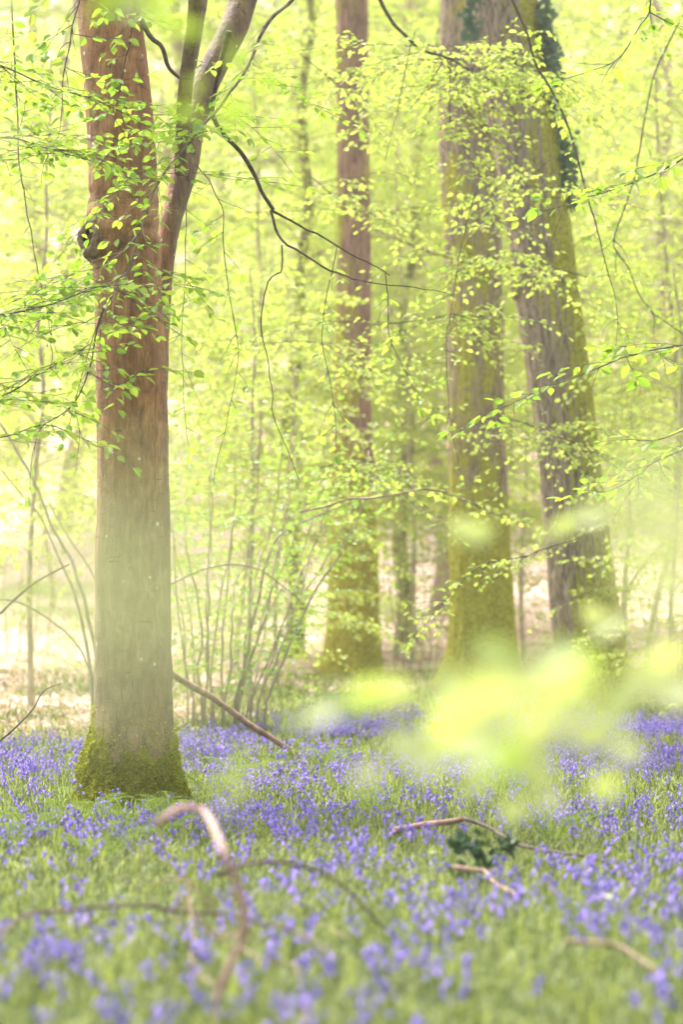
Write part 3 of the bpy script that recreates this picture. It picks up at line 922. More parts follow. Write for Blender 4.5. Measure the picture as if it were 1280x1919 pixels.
# ================================================================== tree kinds for the wood behind
def tree_geo(seed, Hh, r0, first, nb, Lb, leaf, lean=0.0, gap=.16, sl=.45, level=0, hi=False, step=.065):
    global rnd
    keep = rnd; rnd = random.Random(seed)
    n = 60
    zz = np.linspace(-.15, Hh, n)
    wx = lean * zz + 0.02 * Hh * fbm(zz * .35, seed, 0, seed)
    wy = 0.02 * Hh * fbm(zz * .35, seed + 4, 0, seed + 2)
    wx -= wx[1]; wy -= wy[1]
    path = np.stack([wx, wy, zz], -1)
    rad = r0 * (1 - zz.clip(0) / Hh) ** .8 + .008
    rad = rad * (1 + .5 * np.exp(-zz.clip(0) / .25))
    g, tw, lv = Geo(), Geo(), Leaves()
    tube(g, path, rad, 14, .10, seed, 1.2)
    az = rnd.uniform(0, 6)
    for i in range(nb):
        u = (i + rnd.random()) / nb
        z = first + (Hh - first) * u
        az += 2.4 + rnd.uniform(-.4, .4)
        L = Lb * (1 - .6 * u ** 1.5) * rnd.uniform(.6, 1.15)
        d = unit([math.cos(az), math.sin(az), .55])
        p0 = np.array([np.interp(z, zz, wx), np.interp(z, zz, wy), z])
        pts = [p0]; m = max(5, int(L / .2))
        for k in range(m):
            d = unit(d + np.array([0, 0, -1.1 / m]) + rv(.10))
            pts.append(pts[-1] + d * L / m)
        pts = np.array(pts)
        rb = min(r0 * .3, .004 + .004 * L)
        tube(g, pts, np.linspace(rb, .003, len(pts)), 5, 0, 0, 1, False)
        fill_branch(lv, None, pts, .18, gap, sl, leaf, level, .5, .3, .5)
    rnd = keep
    return g, lv

# one leaf step for the far crowns (larger spacing keeps the count low)
_sp = spray
def far_spray(LV, TW, p, d, length, leaf=0.07, level=1, up=UP, droop=0.25, step=0.05, jit=0.45, tr=0.0016):
    _sp(LV, TW, p, d, length, leaf, level, up, droop, .06, jit, tr)

KIND = {}
def kind(name, bark, lm, *a, **k):
    g, lv = tree_geo(*a, **k)
    KIND[name] = (g.mesh(name + '_trunk', M[bark]), lv.geo(False).mesh(name + '_crown', M[lm], False), len(lv.p))
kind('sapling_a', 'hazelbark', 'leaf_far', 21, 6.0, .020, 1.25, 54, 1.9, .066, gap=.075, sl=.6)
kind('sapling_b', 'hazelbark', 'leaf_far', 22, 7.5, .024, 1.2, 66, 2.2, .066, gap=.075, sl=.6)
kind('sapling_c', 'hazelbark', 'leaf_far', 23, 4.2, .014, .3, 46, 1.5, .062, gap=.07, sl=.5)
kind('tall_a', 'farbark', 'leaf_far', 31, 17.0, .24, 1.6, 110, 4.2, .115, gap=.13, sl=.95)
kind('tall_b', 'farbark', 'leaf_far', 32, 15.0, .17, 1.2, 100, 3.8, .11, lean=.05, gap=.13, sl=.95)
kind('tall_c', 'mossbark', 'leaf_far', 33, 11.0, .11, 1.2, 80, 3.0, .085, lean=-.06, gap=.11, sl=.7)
print('leaf counts', {k: v[2] for k, v in KIND.items()})

COLS = [(0, 175, 'left of the rust-brown beech'), (175, 330, 'behind the rust-brown beech'), (330, 480, 'just right of the forked beech'),
        (480, 610, 'left of the thin brown trunk'), (610, 720, 'behind the thin brown trunk'), (720, 830, 'between thin and upright trunks'),
        (830, 1000, 'behind the upright mossy trunk'), (1000, 1120, 'behind the leaning trunk'), (1120, 1400, 'right of the leaning trunk'), (-400, 0, 'off beyond the left edge')]
USED = {}
LOOK = {'sapling_a': ('understorey_tree', 'slender young beech in fresh leaf', 'young beeches in fresh leaf'),
        'sapling_b': ('understorey_tree', 'taller young beech in level tiers', 'young beeches in fresh leaf'),
        'sapling_c': ('understorey_tree', 'small low leafy young beech', 'young beeches in fresh leaf'),
        'tall_a': ('woodland_tree', 'tall grey-brown tree', 'tall trees on the slope behind'),
        'tall_b': ('woodland_tree', 'tall leaning grey-brown tree', 'tall trees on the slope behind'),
        'tall_c': ('woodland_tree', 'thin mossy-stemmed tree', 'tall trees on the slope behind')}
def place(kind_, px, d, s=1.0, rz=None):
    p = G(px, d)
    dist = 'behind the bluebells' if d < 27 else 'at the slope foot' if d < 38 else 'on the lower slope' if d < 56 else 'high on the slope'
    where = [c[2] for c in COLS if c[0] <= px < c[1]]
    where = where[0] if where else 'off to the side'
    nm, lk, grp = LOOK[kind_]
    lab = f'{lk} {dist}, {where}'
    k = USED.get(lab, 0); USED[lab] = k + 1
    if k: lab = f'{lk} {dist}, {where}, ' + ['back', 'half hidden', 'farthest'][min(k - 1, 2)]
    t = thing(nm, p, lab, 'tree', grp)
    t.rotation_euler = (0, 0, rz if rz is not None else rnd.uniform(0, 6.28))
    t.scale = (s, s, s)
    tm, cm, _ = KIND[kind_]
    link('trunk', tm, t); link('crown', cm, t)
    return t

for k_, px, d, s in [
    ('sapling_a', 60, 21, .95), ('sapling_b', 440, 27, 1.0), ('sapling_c', 520, 23.5, 1.0), ('sapling_a', 770, 28, 1.1), ('sapling_c', 980, 28, 1.1),
    ('sapling_b', 1215, 24, 1.0), ('sapling_c', 745, 29, .9), ('sapling_c', 470, 20.5, .9), ('sapling_c', 1260, 20, .9), ('sapling_a', 1080, 30, .9), ('sapling_a', 1330, 21, 1.0), ('sapling_b', -60, 26, 1.0), ('sapling_b', 640, 30, 1.0),
    ('sapling_a', 300, 30, 1.15), ('sapling_b', 900, 32, 1.1), ('sapling_a', 1100, 33, 1.2), ('sapling_b', 100, 36, 1.15),
    ('tall_c', 548, 29, .95), ('tall_c', 764, 31, .9), ('tall_b', 826, 35, .8),
    ('tall_a', 745, 46, 1.0), ('tall_b', 790, 58, 1.0), ('tall_a', 945, 52, 1.0), ('tall_b', 1225, 44, .9), ('tall_a', 290, 50, 1.0),
    ('tall_b', 115, 46, 1.0), ('tall_a', 20, 60, 1.0), ('tall_b', 430, 62, 1.1), ('tall_a', 560, 48, .9), ('tall_b', 660, 70, 1.1),
    ('tall_a', 870, 75, 1.2), ('tall_b', 1060, 66, 1.1), ('tall_a', 1160, 58, 1.0), ('tall_a', 1300, 70, 1.1), ('tall_a', -120, 44, .9),
    ('tall_b', 1400, 50, 1.0), ('tall_b', 380, 85, 1.2), ('tall_a', 200, 90, 1.2), ('tall_b', 960, 95, 1.2), ('tall_a', 720, 100, 1.3),
    ('tall_b', 520, 105, 1.3), ('tall_a', 1200, 100, 1.3), ('tall_b', 60, 105, 1.3), ('tall_a', 860, 130, 1.4), ('tall_b', 340, 130, 1.4),
    ('tall_a', 640, 140, 1.4), ('tall_b', 1100, 135, 1.4), ('tall_a', 130, 140, 1.4)]:
    place(k_, px, d, s)

# ================================================================== hazel clumps
def hazel(name, label, base_px, d, stems, leaf=.055, sprays=True, seed=1, bark='hazelbark'):
    b = G(base_px, d)
    t = thing(name, b, label, 'shrub', 'many-stemmed hazels behind the bluebells')
    lv, tw = Leaves(), Geo()
    for pts, r in stems:
        q = [(x, y, d + dd) for x, y, dd in pts]
        p_ = wob(pxpath(q), .02, 5, rnd.randint(0, 99))
        z0 = float(TZ(p_[0][0], p_[0][1]))
        p_[0][2] = min(p_[0][2], z0 - .02)
        g = Geo(); tube(g, p_, np.linspace(r, r * .35, len(p_)), 8, .12, 3, 8)
        obj('stem', g, M[bark], t)
        if sprays: fill_branch(lv, None, p_, .15, .10, .40, leaf, 0, .5, .2, .5)
    if tw.n: obj('twig', tw, M['twig'], t)
    if lv.p: obj('foliage', lv.geo(False), M['leaf_hazel'], t, False)

rr = random.Random(5)
stems = []
for i in range(17):
    bx = 350 + i * 9 + rr.uniform(-8, 8)
    tx = 270 + i * 27 + rr.uniform(-20, 20)
    ty = rr.uniform(780, 980)
    mx = bx + (tx - bx) * .35 + rr.uniform(-12, 12)
    stems.append(([(bx, 1325, 0), (mx, 1150, rr.uniform(-.3, .3)), (bx + (tx - bx) * .75, 1000, rr.uniform(-.5, .5)), (tx, ty, rr.uniform(-.8, .8))], rr.uniform(.006, .012)))
stems.append(([(440, 1325, 0), (480, 1130, 0), (520, 1010, 0), (600, 960, 0), (690, 930, 0)], .014))
hazel('hazel_bush', 'fan of slender grey hazel stems between the forked beech and the thin brown trunk', 410, 18.2, stems)
hazel('hazel_bush', 'pair of long bare poles leaning left out of the ground beside the rust-brown beech', 180, 17.0,
      [([(182, 1310, 0), (168, 1180, 0), (140, 1060, 0), (95, 965, 0), (20, 830, 0), (-60, 700, 0)], .017),
       ([(176, 1310, 0), (150, 1160, 0), (118, 1060, 0), (70, 960, 0), (0, 880, 0)], .014),
       ([(186, 1305, 0), (176, 1220, 0), (178, 1100, 0), (130, 1010, 0), (85, 930, 0)], .012)], sprays=False)
hazel('hazel_bush', 'forked sapling stem standing right of the leaning trunk', 1165, 22.5,
      [([(1160, 1290, 0), (1168, 1150, 0), (1175, 1000, 0), (1190, 850, 0), (1180, 720, 0)], .026),
       ([(1168, 1120, 0), (1205, 1060, 0), (1250, 1000, 0), (1300, 930, 0)], .018),
       ([(1268, 1290, 0), (1262, 1150, 0), (1240, 1020, 0), (1245, 900, 0)], .014)])
hazel('hazel_bush', 'low thicket of thin stems in leaf beside the thin brown trunk', 770, 26,
      [([(740 + i * 14, 1290, 0), (738 + i * 18, 1150, rr.uniform(-.5, .5)), (720 + i * 26, 1000 + rr.uniform(-60, 60), rr.uniform(-.5, .5))], .012) for i in range(6)])
hazel('hazel_bush', 'low leafy thicket under the right edge of the wood', 1250, 26,
      [([(1190 + i * 22, 1270, 0), (1180 + i * 26, 1170, rr.uniform(-.5, .5)), (1160 + i * 34, 1060 + rr.uniform(-60, 60), rr.uniform(-.5, .5))], .012) for i in range(6)])
hazel('hazel_bush', 'low leafy thicket at the left edge of the wood', 40, 30,
      [([(-40 + i * 26, 1200, 0), (-50 + i * 30, 1100, rr.uniform(-.5, .5)), (-70 + i * 38, 980 + rr.uniform(-60, 60), rr.uniform(-.5, .5))], .012) for i in range(6)])

# ================================================================== dead branches and logs
def stick(name, label, cat, bark, parts, group=None):
    b = P(*parts[0][0][0])
    t = thing(name, b, label, cat, group) if len(parts) > 1 else None
    for i, (pts, a, c) in enumerate(parts):
        p_ = wob(pxpath(pts), .010, 7, rnd.randint(0, 99))
        g = Geo(); tube(g, p_, np.linspace(a, c, len(p_)), 10, .22, rnd.randint(0, 50), 18)
        if t is not None: obj('stem' if i == 0 else 'side_twig', g, M[bark], t)
        else:
            g.v = [v - p_[0] for v in g.v]
            o = link(name, g.mesh(name, M[bark])); o.location = p_[0]
            tag(o, label, cat, group)
stick('fallen_pole', 'straight pale pole leaning out of the bluebells behind the beech', 'pole', 'pinkwood',
      [([(230, 1200, 14.6), (325, 1262, 15), (400, 1312, 15.2), (470, 1360, 15.4), (560, 1416, 15.6)], .022, .018)])
stick('dead_branch', 'grey dead branch bowed across the left foreground grass', 'branch', 'darkwood',
      [([(-60, 1800, 5.20), (0, 1760, 5.20), (70, 1715, 6.40), (150, 1698, 6.40), (260, 1692, 6.40), (380, 1712, 6.40), (480, 1730, 6.23), (560, 1752, 6.00), (640, 1790, 5.63)], .0062, .0035)])
stick('bramble_stem', 'blurred pink bramble stem arching up from the bottom edge', 'bramble', 'bramblewood',
      [([(392, 2060, 5.25), (400, 1919, 5.25), (415, 1830, 5.25), (452, 1745, 5.25), (440, 1660, 5.25), (415, 1580, 5.25), (385, 1520, 5.60), (345, 1500, 5.60), (290, 1530, 5.60)], .0095, .007),
       ([(452, 1745, 5.25), (410, 1760, 5.25), (375, 1730, 5.25), (330, 1680, 5.25)], .004, .003)])
stick('dead_branch', 'pale forked twigs tangled above the grass in the left foreground', 'branch', 'palewood',
      [([(280, 1655, 6.40), (320, 1648, 6.40), (345, 1660, 6.40), (355, 1760, 6.15), (362, 1800, 5.76), (400, 1845, 5.37)], 0.0032, 0.0022),
       ([(345, 1650, 6.40), (375, 1668, 6.40), (410, 1705, 6.40), (440, 1740, 6.36)], 0.0032, 0.0022),
       ([(265, 1600, 6.40), (268, 1635, 6.40), (280, 1660, 6.40)], 0.0022, 0.0014),
       ([(215, 1640, 6.40), (260, 1665, 6.40), (330, 1710, 6.40), (390, 1770, 6.04)], 0.0022, 0.0014), ([(300, 1560, 6.40), (320, 1610, 6.40), (345, 1650, 6.40)], 0.0018, 0.0011),
       ([(440, 1770, 6.04), (500, 1800, 5.76), (560, 1815, 5.62), (570, 1919, 4.84)], 0.0025, 0.0014), ([(530, 1700, 6.40), (600, 1730, 6.40), (660, 1775, 5.99)], 0.0018, 0.0011),
       ([(320, 1700, 6.40), (400, 1682, 6.40), (440, 1676, 6.40), (480, 1684, 6.40)], 0.0022, 0.0014)])
stick('dead_branch', 'thin dark arched twig over the bluebells in the centre foreground', 'branch', 'darkwood',
      [([(405, 1640, 6.5), (460, 1615, 6.5), (520, 1610, 6.5), (590, 1628, 6.5), (650, 1655, 6.5), (720, 1730, 6.4)], .0065, .004)])
stick('fallen_log', 'short reddish log lying among the sharpest bluebells', 'log', 'pinkwood',
      [([(735, 1556, 9.6), (780, 1549, 9.6), (830, 1538, 9.6), (868, 1532, 9.6)], .015, .010)])
stick('dead_branch', 'dark thin branch trailing right from the reddish log', 'branch', 'darkwood',
      [([(868, 1532, 9.7), (920, 1555, 9.5), (975, 1580, 9.1), (1050, 1590, 8.9), (1120, 1600, 8.8), (1180, 1640, 8.4)], .009, .005)])
stick('dead_branch', 'brown kinked branch under the dark holly sprig', 'branch', 'pinkwood',
      [([(850, 1624, 7.9), (885, 1628, 7.9), (912, 1632, 7.9), (930, 1660, 7.7), (980, 1683, 7.5)], .009, .006)])
stick('dead_branch', 'pale stick lying low at the right foreground', 'branch', 'palewood',
      [([(1060, 1763, 6.0), (1110, 1764, 6.0), (1160, 1768, 6.0), (1205, 1795, 5.9), (1245, 1815, 5.8)], .0065, .005)])
stick('dead_branch', 'grey twig rising from the bluebells at the left edge', 'branch', 'darkwood',
      [([(-20, 1402, 13.5), (20, 1372, 13.5), (60, 1335, 13.5), (85, 1300, 13.5), (118, 1284, 13.5)], .006, .003),
       ([(0, 1150, 16.5), (50, 1102, 16.5), (95, 1072, 16.5), (130, 1056, 16.5)], .008, .005)])
stick('dead_branch', 'arched bare stem left of the beech over the leaf litter', 'branch', 'hazelbark',
      [([(-30, 1118, 17), (40, 1130, 17), (100, 1165, 17), (150, 1215, 17), (175, 1270, 17)], .008, .006)])
stick('dead_branch', 'bare arched branch over the litter between thin trunk and hazel', 'branch', 'palewood',
      [([(320, 1095, 16), (400, 1060, 16), (480, 1065, 16), (560, 1120, 16)], .006, .004)])

# holly sprig
def holly():
    b = G(925, 8.1)
    t = thing('holly_seedling', b, 'dark green holly seedling standing out of the bluebells', 'holly')
    g, lv = Geo(), Leaves()
    for pts in ([(925, 1715, 8.1), (922, 1660, 8.1), (905, 1610, 8.1), (900, 1570, 8.1)], [(922, 1660, 8.1), (890, 1640, 8.0), (862, 1650, 8.0)], [(910, 1620, 8.1), (940, 1590, 8.1), (952, 1580, 8.0)],
                [(905, 1610, 8.1), (880, 1590, 8.1), (862, 1585, 8.1)], [(915, 1640, 8.1), (900, 1670, 8.0), (880, 1690, 8.0)]):
        p_ = pxpath(pts, 16)
        tube(g, p_, np.linspace(.004, .002, 16), 6)
        for i in range(17):
            q = p_[rnd.randint(4, 15)]
            lv.add(q + rv(.012), unit(rv(1) + np.array([0, 0, .2])), unit(rv(.6) + UP * .5 + np.array([0, -.6, 0])), rnd.uniform(.035, .058))
    obj('stem', g, M['stem'], t)
    # spiny leaves: wavy margin
    gg = Geo()
    th = [(0, 0), (.16, .12), (.13, .2), (.30, .3), (.17, .42), (.32, .54), (.17, .66), (.22, .8), (.07, .86), (0, 1.05)]
    L = [(x, y, .08 if i % 2 else -.02) for i, (x, y) in enumerate(th)]
    V = np.array([(0, .1, 0), (0, .4, -.05), (0, .7, -.05)] + L + [(-x, y, z) for x, y, z in L[1:-1]])
    mid = {0: 0, 1: 0, 2: 0, 3: 0, 4: 1, 5: 1, 6: 1, 7: 2, 8: 2, 9: 2}
    F = []
    Rr = list(range(3, 13)); Lr = [3] + list(range(13, 21)) + [12]
    for side in (Rr, Lr):
        for i in range(9):
            F.append((side[i], side[i + 1], mid[i]))
            if mid[i] != mid[i + 1]: F.append((side[i + 1], mid[i + 1], mid[i]))
    F = np.array(F)
    for p, d, n_, s_ in zip(lv.p, lv.d, lv.n, lv.s):
        x = unit(np.cross(d, n_)); z = np.cross(x, d)
        gg.add(p + s_ * (x * V[:, 0:1] + d * V[:, 1:2] + z * V[:, 2:3]), None, F)
    obj('foliage', gg, M['holly'], t, False)
holly()

# ================================================================== ferns
def fern_mesh(seed):
    r = random.Random(seed)
    gl, gs = Geo(), Geo()
    for f in range(6):
        az = f * 1.05 + r.uniform(-.3, .3); L = r.uniform(.26, .4)
        n = 15; pts = []
        for i in range(n):
            u = i / (n - 1)
            pts.append((math.cos(az) * L * u * .8, math.sin(az) * L * u * .8, L * (1.15 * u - .62 * u * u)))
        pts = np.array(pts)
        tube(gs, pts, np.linspace(.003, .001, n), 4)
        sd = np.array([-math.sin(az), math.cos(az), 0])
        lv = Leaves()
        for i in range(3, n):
            T = unit(pts[i] - pts[i - 1]); pl = .085 * math.sin(math.pi * min(1, (i - 1) / n) ** .7) + .012
            nn = unit(np.cross(T, sd)); nn = nn if nn[2] > 0 else -nn
            for s_ in (-1, 1):
                dd = unit(sd * s_ + T * .35 + np.array([0, 0, -.1]))
                m = 6
                for k in range(m):
                    q = pts[i] + dd * pl * (k + .3) / m
                    w_ = .012 * (1 - k / m * .6)
                    for s2 in (-1, 1):
                        lv.add(q, unit(T * s2 + dd * .5), nn + np.array([r.gauss(0, .15)] * 3), w_)
        lv.geo(False, gl, 1.0)
    return gs.mesh('fern_stem', M['stem']), gl.mesh('fern_leaf', M['fern'], False)
FM = [fern_mesh(s) for s in (1, 2, 3)]
FP = [(325, 11.3, 'in front of the mossy foot'), (150, 10.9, 'left in front of the mossy foot'), (60, 10.2, 'low left, two ferns out from the beech'), (20, 9.6, 'nearest the left edge'), (400, 12.3, 'right of the mossy foot'),
      (245, 10.6, 'centred before the mossy foot'), (300, 9.8, 'below the mossy foot beside bare twigs'), (450, 13.5, 'right of the beech by the blurred leaves'), (610, 14.5, 'under the thin brown trunk'),
      (700, 11.5, 'left of the reddish log'), (1130, 11.5, 'in the bluebells at right, farther back'), (1040, 9.7, 'right of the holly seedling'), (190, 9.0, 'in the left grass behind the bowed branch')]
for i, (px, d, where) in enumerate(FP):
    p = G(px, d)
    t = thing('fern', p, f'yellow-green fern {where}', 'fern', 'ferns scattered through the bluebells')
    t.rotation_euler = (0, 0, i * 1.7); s = 0.7 + .25 * ((i * 37) % 10) / 10; t.scale = (s, s, s)
    a, b = FM[i % 3]
    link('stem', a, t); link('frond', b, t)

# ================================================================== grass and bluebells
def view_mask(x, y, margin=1.35):
    return np.abs(x) < (y * 640 / FPX * margin + 0.35)

def blades(n, y0, y1, lmin, lmax, wid, seed, power=1.0):
    r = np.random.RandomState(seed)
    y = y0 + (y1 - y0) * r.rand(n) ** power
    x = (r.rand(n) * 2 - 1) * (y * 640 / FPX * 1.3 + .3)
    den = vnoise(x * 1.1, y * 0.6, 0, 71)
    k = r.rand(n) < (0.72 if y0 < 17 else np.where(x > -1.2, .85, .15)) + (.5 if y0 < 17 else 1.0) * den
    x, y = x[k], y[k]
    # keep clear of the big trunk
    c = G(245, D1)
    k = (np.hypot(x - c[0], y - c[1]) > .27) & ~((np.abs(x - c[0]) < .36) & (y > 11.5) & (y < D1) & (r.rand(len(x)) < .7))
    x, y = x[k], y[k]; n = len(x)
    z = TZ(x, y)
    L = r.uniform(lmin, lmax, n) ; az = r.rand(n) * 6.283; w_ = wid * r.uniform(.6, 1.2, n)
    bend = r.uniform(.2, 1.6, n)
    dx, dy = np.cos(az), np.sin(az)
    sx, sy = -dy, dx
    V = []
    for u, ww in ((0, .7), (.35, 1.0), (.7, .8), (1.0, .02)):
        out = L * bend * u ** 1.9 * .75
        up = L * (u - .50 * bend * u ** 2.6)
        cx, cy_, cz = x + dx * out, y + dy * out, z + up - .01
        V.append(np.stack([cx - sx * w_ * ww * .5, cy_ - sy * w_ * ww * .5, cz], -1))
        V.append(np.stack([cx + sx * w_ * ww * .5, cy_ + sy * w_ * ww * .5, cz], -1))
    V = np.stack(V, 1)
    off = (np.arange(n) * 8)[:, None, None]
    Q = np.array([(0, 1, 3, 2), (2, 3, 5, 4), (4, 5, 7, 6)])[None] + off
    return V.reshape(-1, 3), Q.reshape(-1, 4)

g = Geo()
for a in ((56000, 4.4, 9.0, .05, .15, .0045, 1), (80000, 8.5, 16, .05, .15, .006, 2), (26000, 15.5, 18.5, .06, .14, .009, 3), (42000, 17.5, 26, .05, .13, .014, 4)):
    g.add(*blades(*a))
tag(obj('grass', g, M['grass']), 'fresh green grass and bluebell leaves covering the woodland floor', 'grass', kind='stuff')

def bluebell_geo(seed):
    r = random.Random(seed)
    gf, gs = Geo(), Geo()
    Hh = r.uniform(.12, .19); az = r.uniform(0, 6.28); n = 9
    pts = []
    for i in range(n):
        u = i / (n - 1)
        bend = .045 * u ** 3 + .01 * u
        pts.append((math.cos(az) * bend, math.sin(az) * bend, Hh * (u - .10 * u ** 4)))
    pts = np.array(pts)
    tube(gs, pts, np.linspace(.0028, .0014, n), 4, cap=False)
    m = r.randint(6, 9)
    for k in range(m):
        u = .55 + .45 * k / (m - 1)
        p = np.array([np.interp(u, np.linspace(0, 1, n), pts[:, c]) for c in range(3)])
        a = az + r.gauss(0, 1.1) + (math.pi if k % 3 == 0 else 0)
        out = np.array([math.cos(a), math.sin(a), 0])
        dd = unit(out * .55 + np.array([0, 0, -.8]) + np.array([r.gauss(0, .15)] * 3))
        q = p + out * .010 + np.array([0, 0, .004])
        tube(gs, [p, q], .0009, 3, cap=False)
        L = .017 * r.uniform(.85, 1.15)
        x = unit(np.cross(dd, [0.3, 0.2, 1])); y_ = np.cross(dd, x)
        seg = 6; vs = []
        for (t_, rad) in ((0, .0018), (.25, .0044), (.7, .0046), (1.0, .0090)):
            for s_ in range(seg):
                th = s_ / seg * 6.283
                rr_ = rad * (1.15 if (t_ == 1.0 and s_ % 2) else 1)
                tt = t_ - (0.18 if (t_ == 1.0 and s_ % 2) else 0)
                vs.append(q + dd * L * tt + (x * math.cos(th) + y_ * math.sin(th)) * rr_)
        Q = [(a_ * seg + s_, a_ * seg + (s_ + 1) % seg, (a_ + 1) * seg + (s_ + 1) % seg, (a_ + 1) * seg + s_) for a_ in range(3) for s_ in range(seg)]
        gf.add(np.array(vs), Q)
    return gf, gs
BB = [bluebell_geo(100 + i) for i in range(7)]
BM = [(f.mesh('bluebell_flower', M['bell']), s.mesh('bluebell_stem', M['stem'])) for f, s in BB]

def scatter_bluebells():
    r = np.random.RandomState(5)
    n = 37000
    y = np.sqrt(r.uniform(4.9 ** 2, 22.5 ** 2, n))
    x = (r.rand(n) * 2 - 1) * (22.5 * 640 / FPX * 1.3 + .3)
    k = np.abs(x) < y * 640 / FPX * 1.25 + .25
    x, y = x[k], y[k]
    dens = .40 + .42 * vnoise(x * 1.3 + 4, y * .55, 0, 81) + .35 * vnoise(x * 4, y * 2, 0, 82)
    dens *= np.interp(y, [4.9, 6.0, 7.0, 9, 12, 16, 22.5], [1.4, 1.6, 1.4, 1.0, .78, .8, 1.0])
    px = x / y * FPX + 640
    dens *= np.where((px < 480) & (y < 8.3), .8, 1)
    dens *= np.clip((17.4 + 3.4 * np.clip((px - 330) / 300, 0, 1) + .9 * vnoise(x * 1.5, 0, 3, 4) - y) / 1.6, 0, 1)
    tb = G(245, D1)
    dens *= np.where((np.abs(x - tb[0]) < .42) & (y > 10.9) & (y < D1 + .1), .12, 1)
    dens *= np.where((px > 560) & (px < 1000) & (y > 9.6) & (y < 12.5), .75, 1)
    k = r.rand(len(x)) < dens
    x, y = x[k], y[k]
    c = G(245, D1)
    k = np.hypot(x - c[0], y - c[1]) > .25
    x, y = x[k], y[k]
    return x, y, r
bx, by, br = scatter_bluebells()
bz = TZ(bx, by)
px = bx / by * FPX + 640
inview = (px > 5) & (px < 1275) & (by > 5.7)
order = np.argsort(np.where(inview, by, 999))
near = set(order[:300].tolist())
print('bluebells', len(bx), 'in view', inview.sum())
BG, BS = Geo(), Geo()
ymid = float(np.sort(by[inview])[149])
def bell_label(x_, y_):
    row = 'nearest, most blurred' if y_ < ymid else 'slightly farther'
    if x_ < 200: w_ = 'under the bowed grey branch at left'
    elif x_ < 440: w_ = 'around the pale forked twigs'
    elif x_ < 700: w_ = 'just right of the arched bramble stem'
    elif x_ < 980: w_ = 'in front of the dark holly seedling'
    else: w_ = 'around the pale stick at lower right'
    return f'violet-blue bluebell of the {row} row, {w_}'
for i in range(len(bx)):
    v = i % 7; a = br.rand() * 6.283; s = br.uniform(.6, .92)
    if i in near:
        t = thing('bluebell', (bx[i], by[i], bz[i] - .005), bell_label(px[i], by[i]), 'flower', 'bluebells nearest the viewer')
        t.rotation_euler = (0, 0, a); t.scale = (s, s, s)
        link('flower_head', BM[v][0], t); link('stem', BM[v][1], t)
    else:
        ca, sa = math.cos(a) * s, math.sin(a) * s
        Rm = np.array([[ca, sa, 0], [-sa, ca, 0], [0, 0, s]])
        for src, dst in ((BB[v][0], BG), (BB[v][1], BS)):
            if not hasattr(src, 'c'):
                src.c = (np.vstack(src.v), np.vstack(src.q))
            dst.add(src.c[0] @ Rm + np.array([bx[i], by[i], bz[i] - .005]), src.c[1])
car = obj('bluebell_carpet', BG, M['bell'])
tag(car, 'carpet of violet-blue bluebells around and behind the beech', 'flowers', kind='stuff')
st = obj('flower_stems', BS, M['stem'], car)
st['kind'] = 'stuff'

# wood anemones, a few white stars in the grass
def anemone():
    gs, gf = Geo(), Geo()
    pts = np.array([(0, 0, 0), (.004, .003, .06), (.002, 0, .12)])
    tube(gs, pts, .0014, 4)
    lv = Leaves()
    for k in range(6):
        a = k * 1.047
        lv.add(pts[-1], [math.cos(a), math.sin(a) - .2, .25], [0, -.4, 1], .013)
    lv.geo(True, gf, 1.1)
    for k in range(3):
        a = k * 2.09
        l2 = Leaves(); l2.add(pts[1], [math.cos(a), math.sin(a), .3], [0, 0, 1], .035); l2.geo(True, gs, .9)
    return gs.mesh('anemone_stem', M['stem']), gf.mesh('anemone_flower', M['white'], False)
AS, AF = anemone()
for px, d, where in ((812, 8.2, 'left of the holly seedling'), (1135, 6.75, 'above the pale stick at the right')):
    t = thing('wood_anemone', G(px, d), 'small white star flower ' + where, 'flower', 'white flowers among the bluebells')
    t.rotation_euler = (0, 0, d)
    link('stem', AS, t); link('flower_head', AF, t)

# leaf litter on the bare slope
def litter():
    r = np.random.RandomState(9)
    n = 32000
    y = 17.2 + 25 * r.rand(n) ** 1.2
    x = (r.rand(n) * 2 - 1) * (y * 640 / FPX * 1.25 + .5)
    z = TZ(x, y) + .008
    L = Leaves()
    kk = (r.rand(n) < .12) | (x < -1.0) | (y > 25); x, y, z = x[kk], y[kk], z[kk]; n = len(x)
    L.p = list(np.stack([x, y, z], -1)); a = r.rand(n) * 6.283
    L.d = list(np.stack([np.cos(a), np.sin(a), r.normal(0, .25, n)], -1))
    L.n = list(np.stack([r.normal(0, .5, n), r.normal(0, .5, n), np.ones(n)], -1)); L.s = list(r.uniform(.05, .10, n))
    tag(obj('leaf_litter', L.geo(False), M['litter'], smooth=False), 'pinkish dry leaf litter over the bare slope', 'leaf litter', kind='stuff')
litter()

# ================================================================== blurred leaves close to the lens
def near_twig(label, pts, leaves, r=.0012, mat='leaf_near'):
    """leafy twig close by; leaves: (px, py, depth, length m, roll)"""
    p_ = pxpath(pts, 24)
    t = thing('leafy_twig', p_[0], label, 'twig', 'blurred leafy twigs close to the viewer')
    g = Geo(); tube(g, p_, np.linspace(r, r * .5, 24), 6)
    lv = Leaves()
    for px_, py_, d_, L_, a_ in leaves:
        q = P(px_, py_, d_)
        k = int(np.argmin(np.linalg.norm(p_ - q, axis=1)))
        tube(g, [p_[k], (p_[k] + q) / 2 + np.array([0, 0, .003]), q], .0006, 4)
        dd = unit([math.cos(a_), rnd.uniform(-.4, .4), math.sin(a_)])
        lv.add(q - dd * L_ * .5, dd, unit([rnd.gauss(0, .35), -1, rnd.uniform(.1, .9)]), L_)
    obj('stem', g, M['twig'], t)
    obj('foliage', lv.geo(True, None, 1.15), M[mat], t, True)

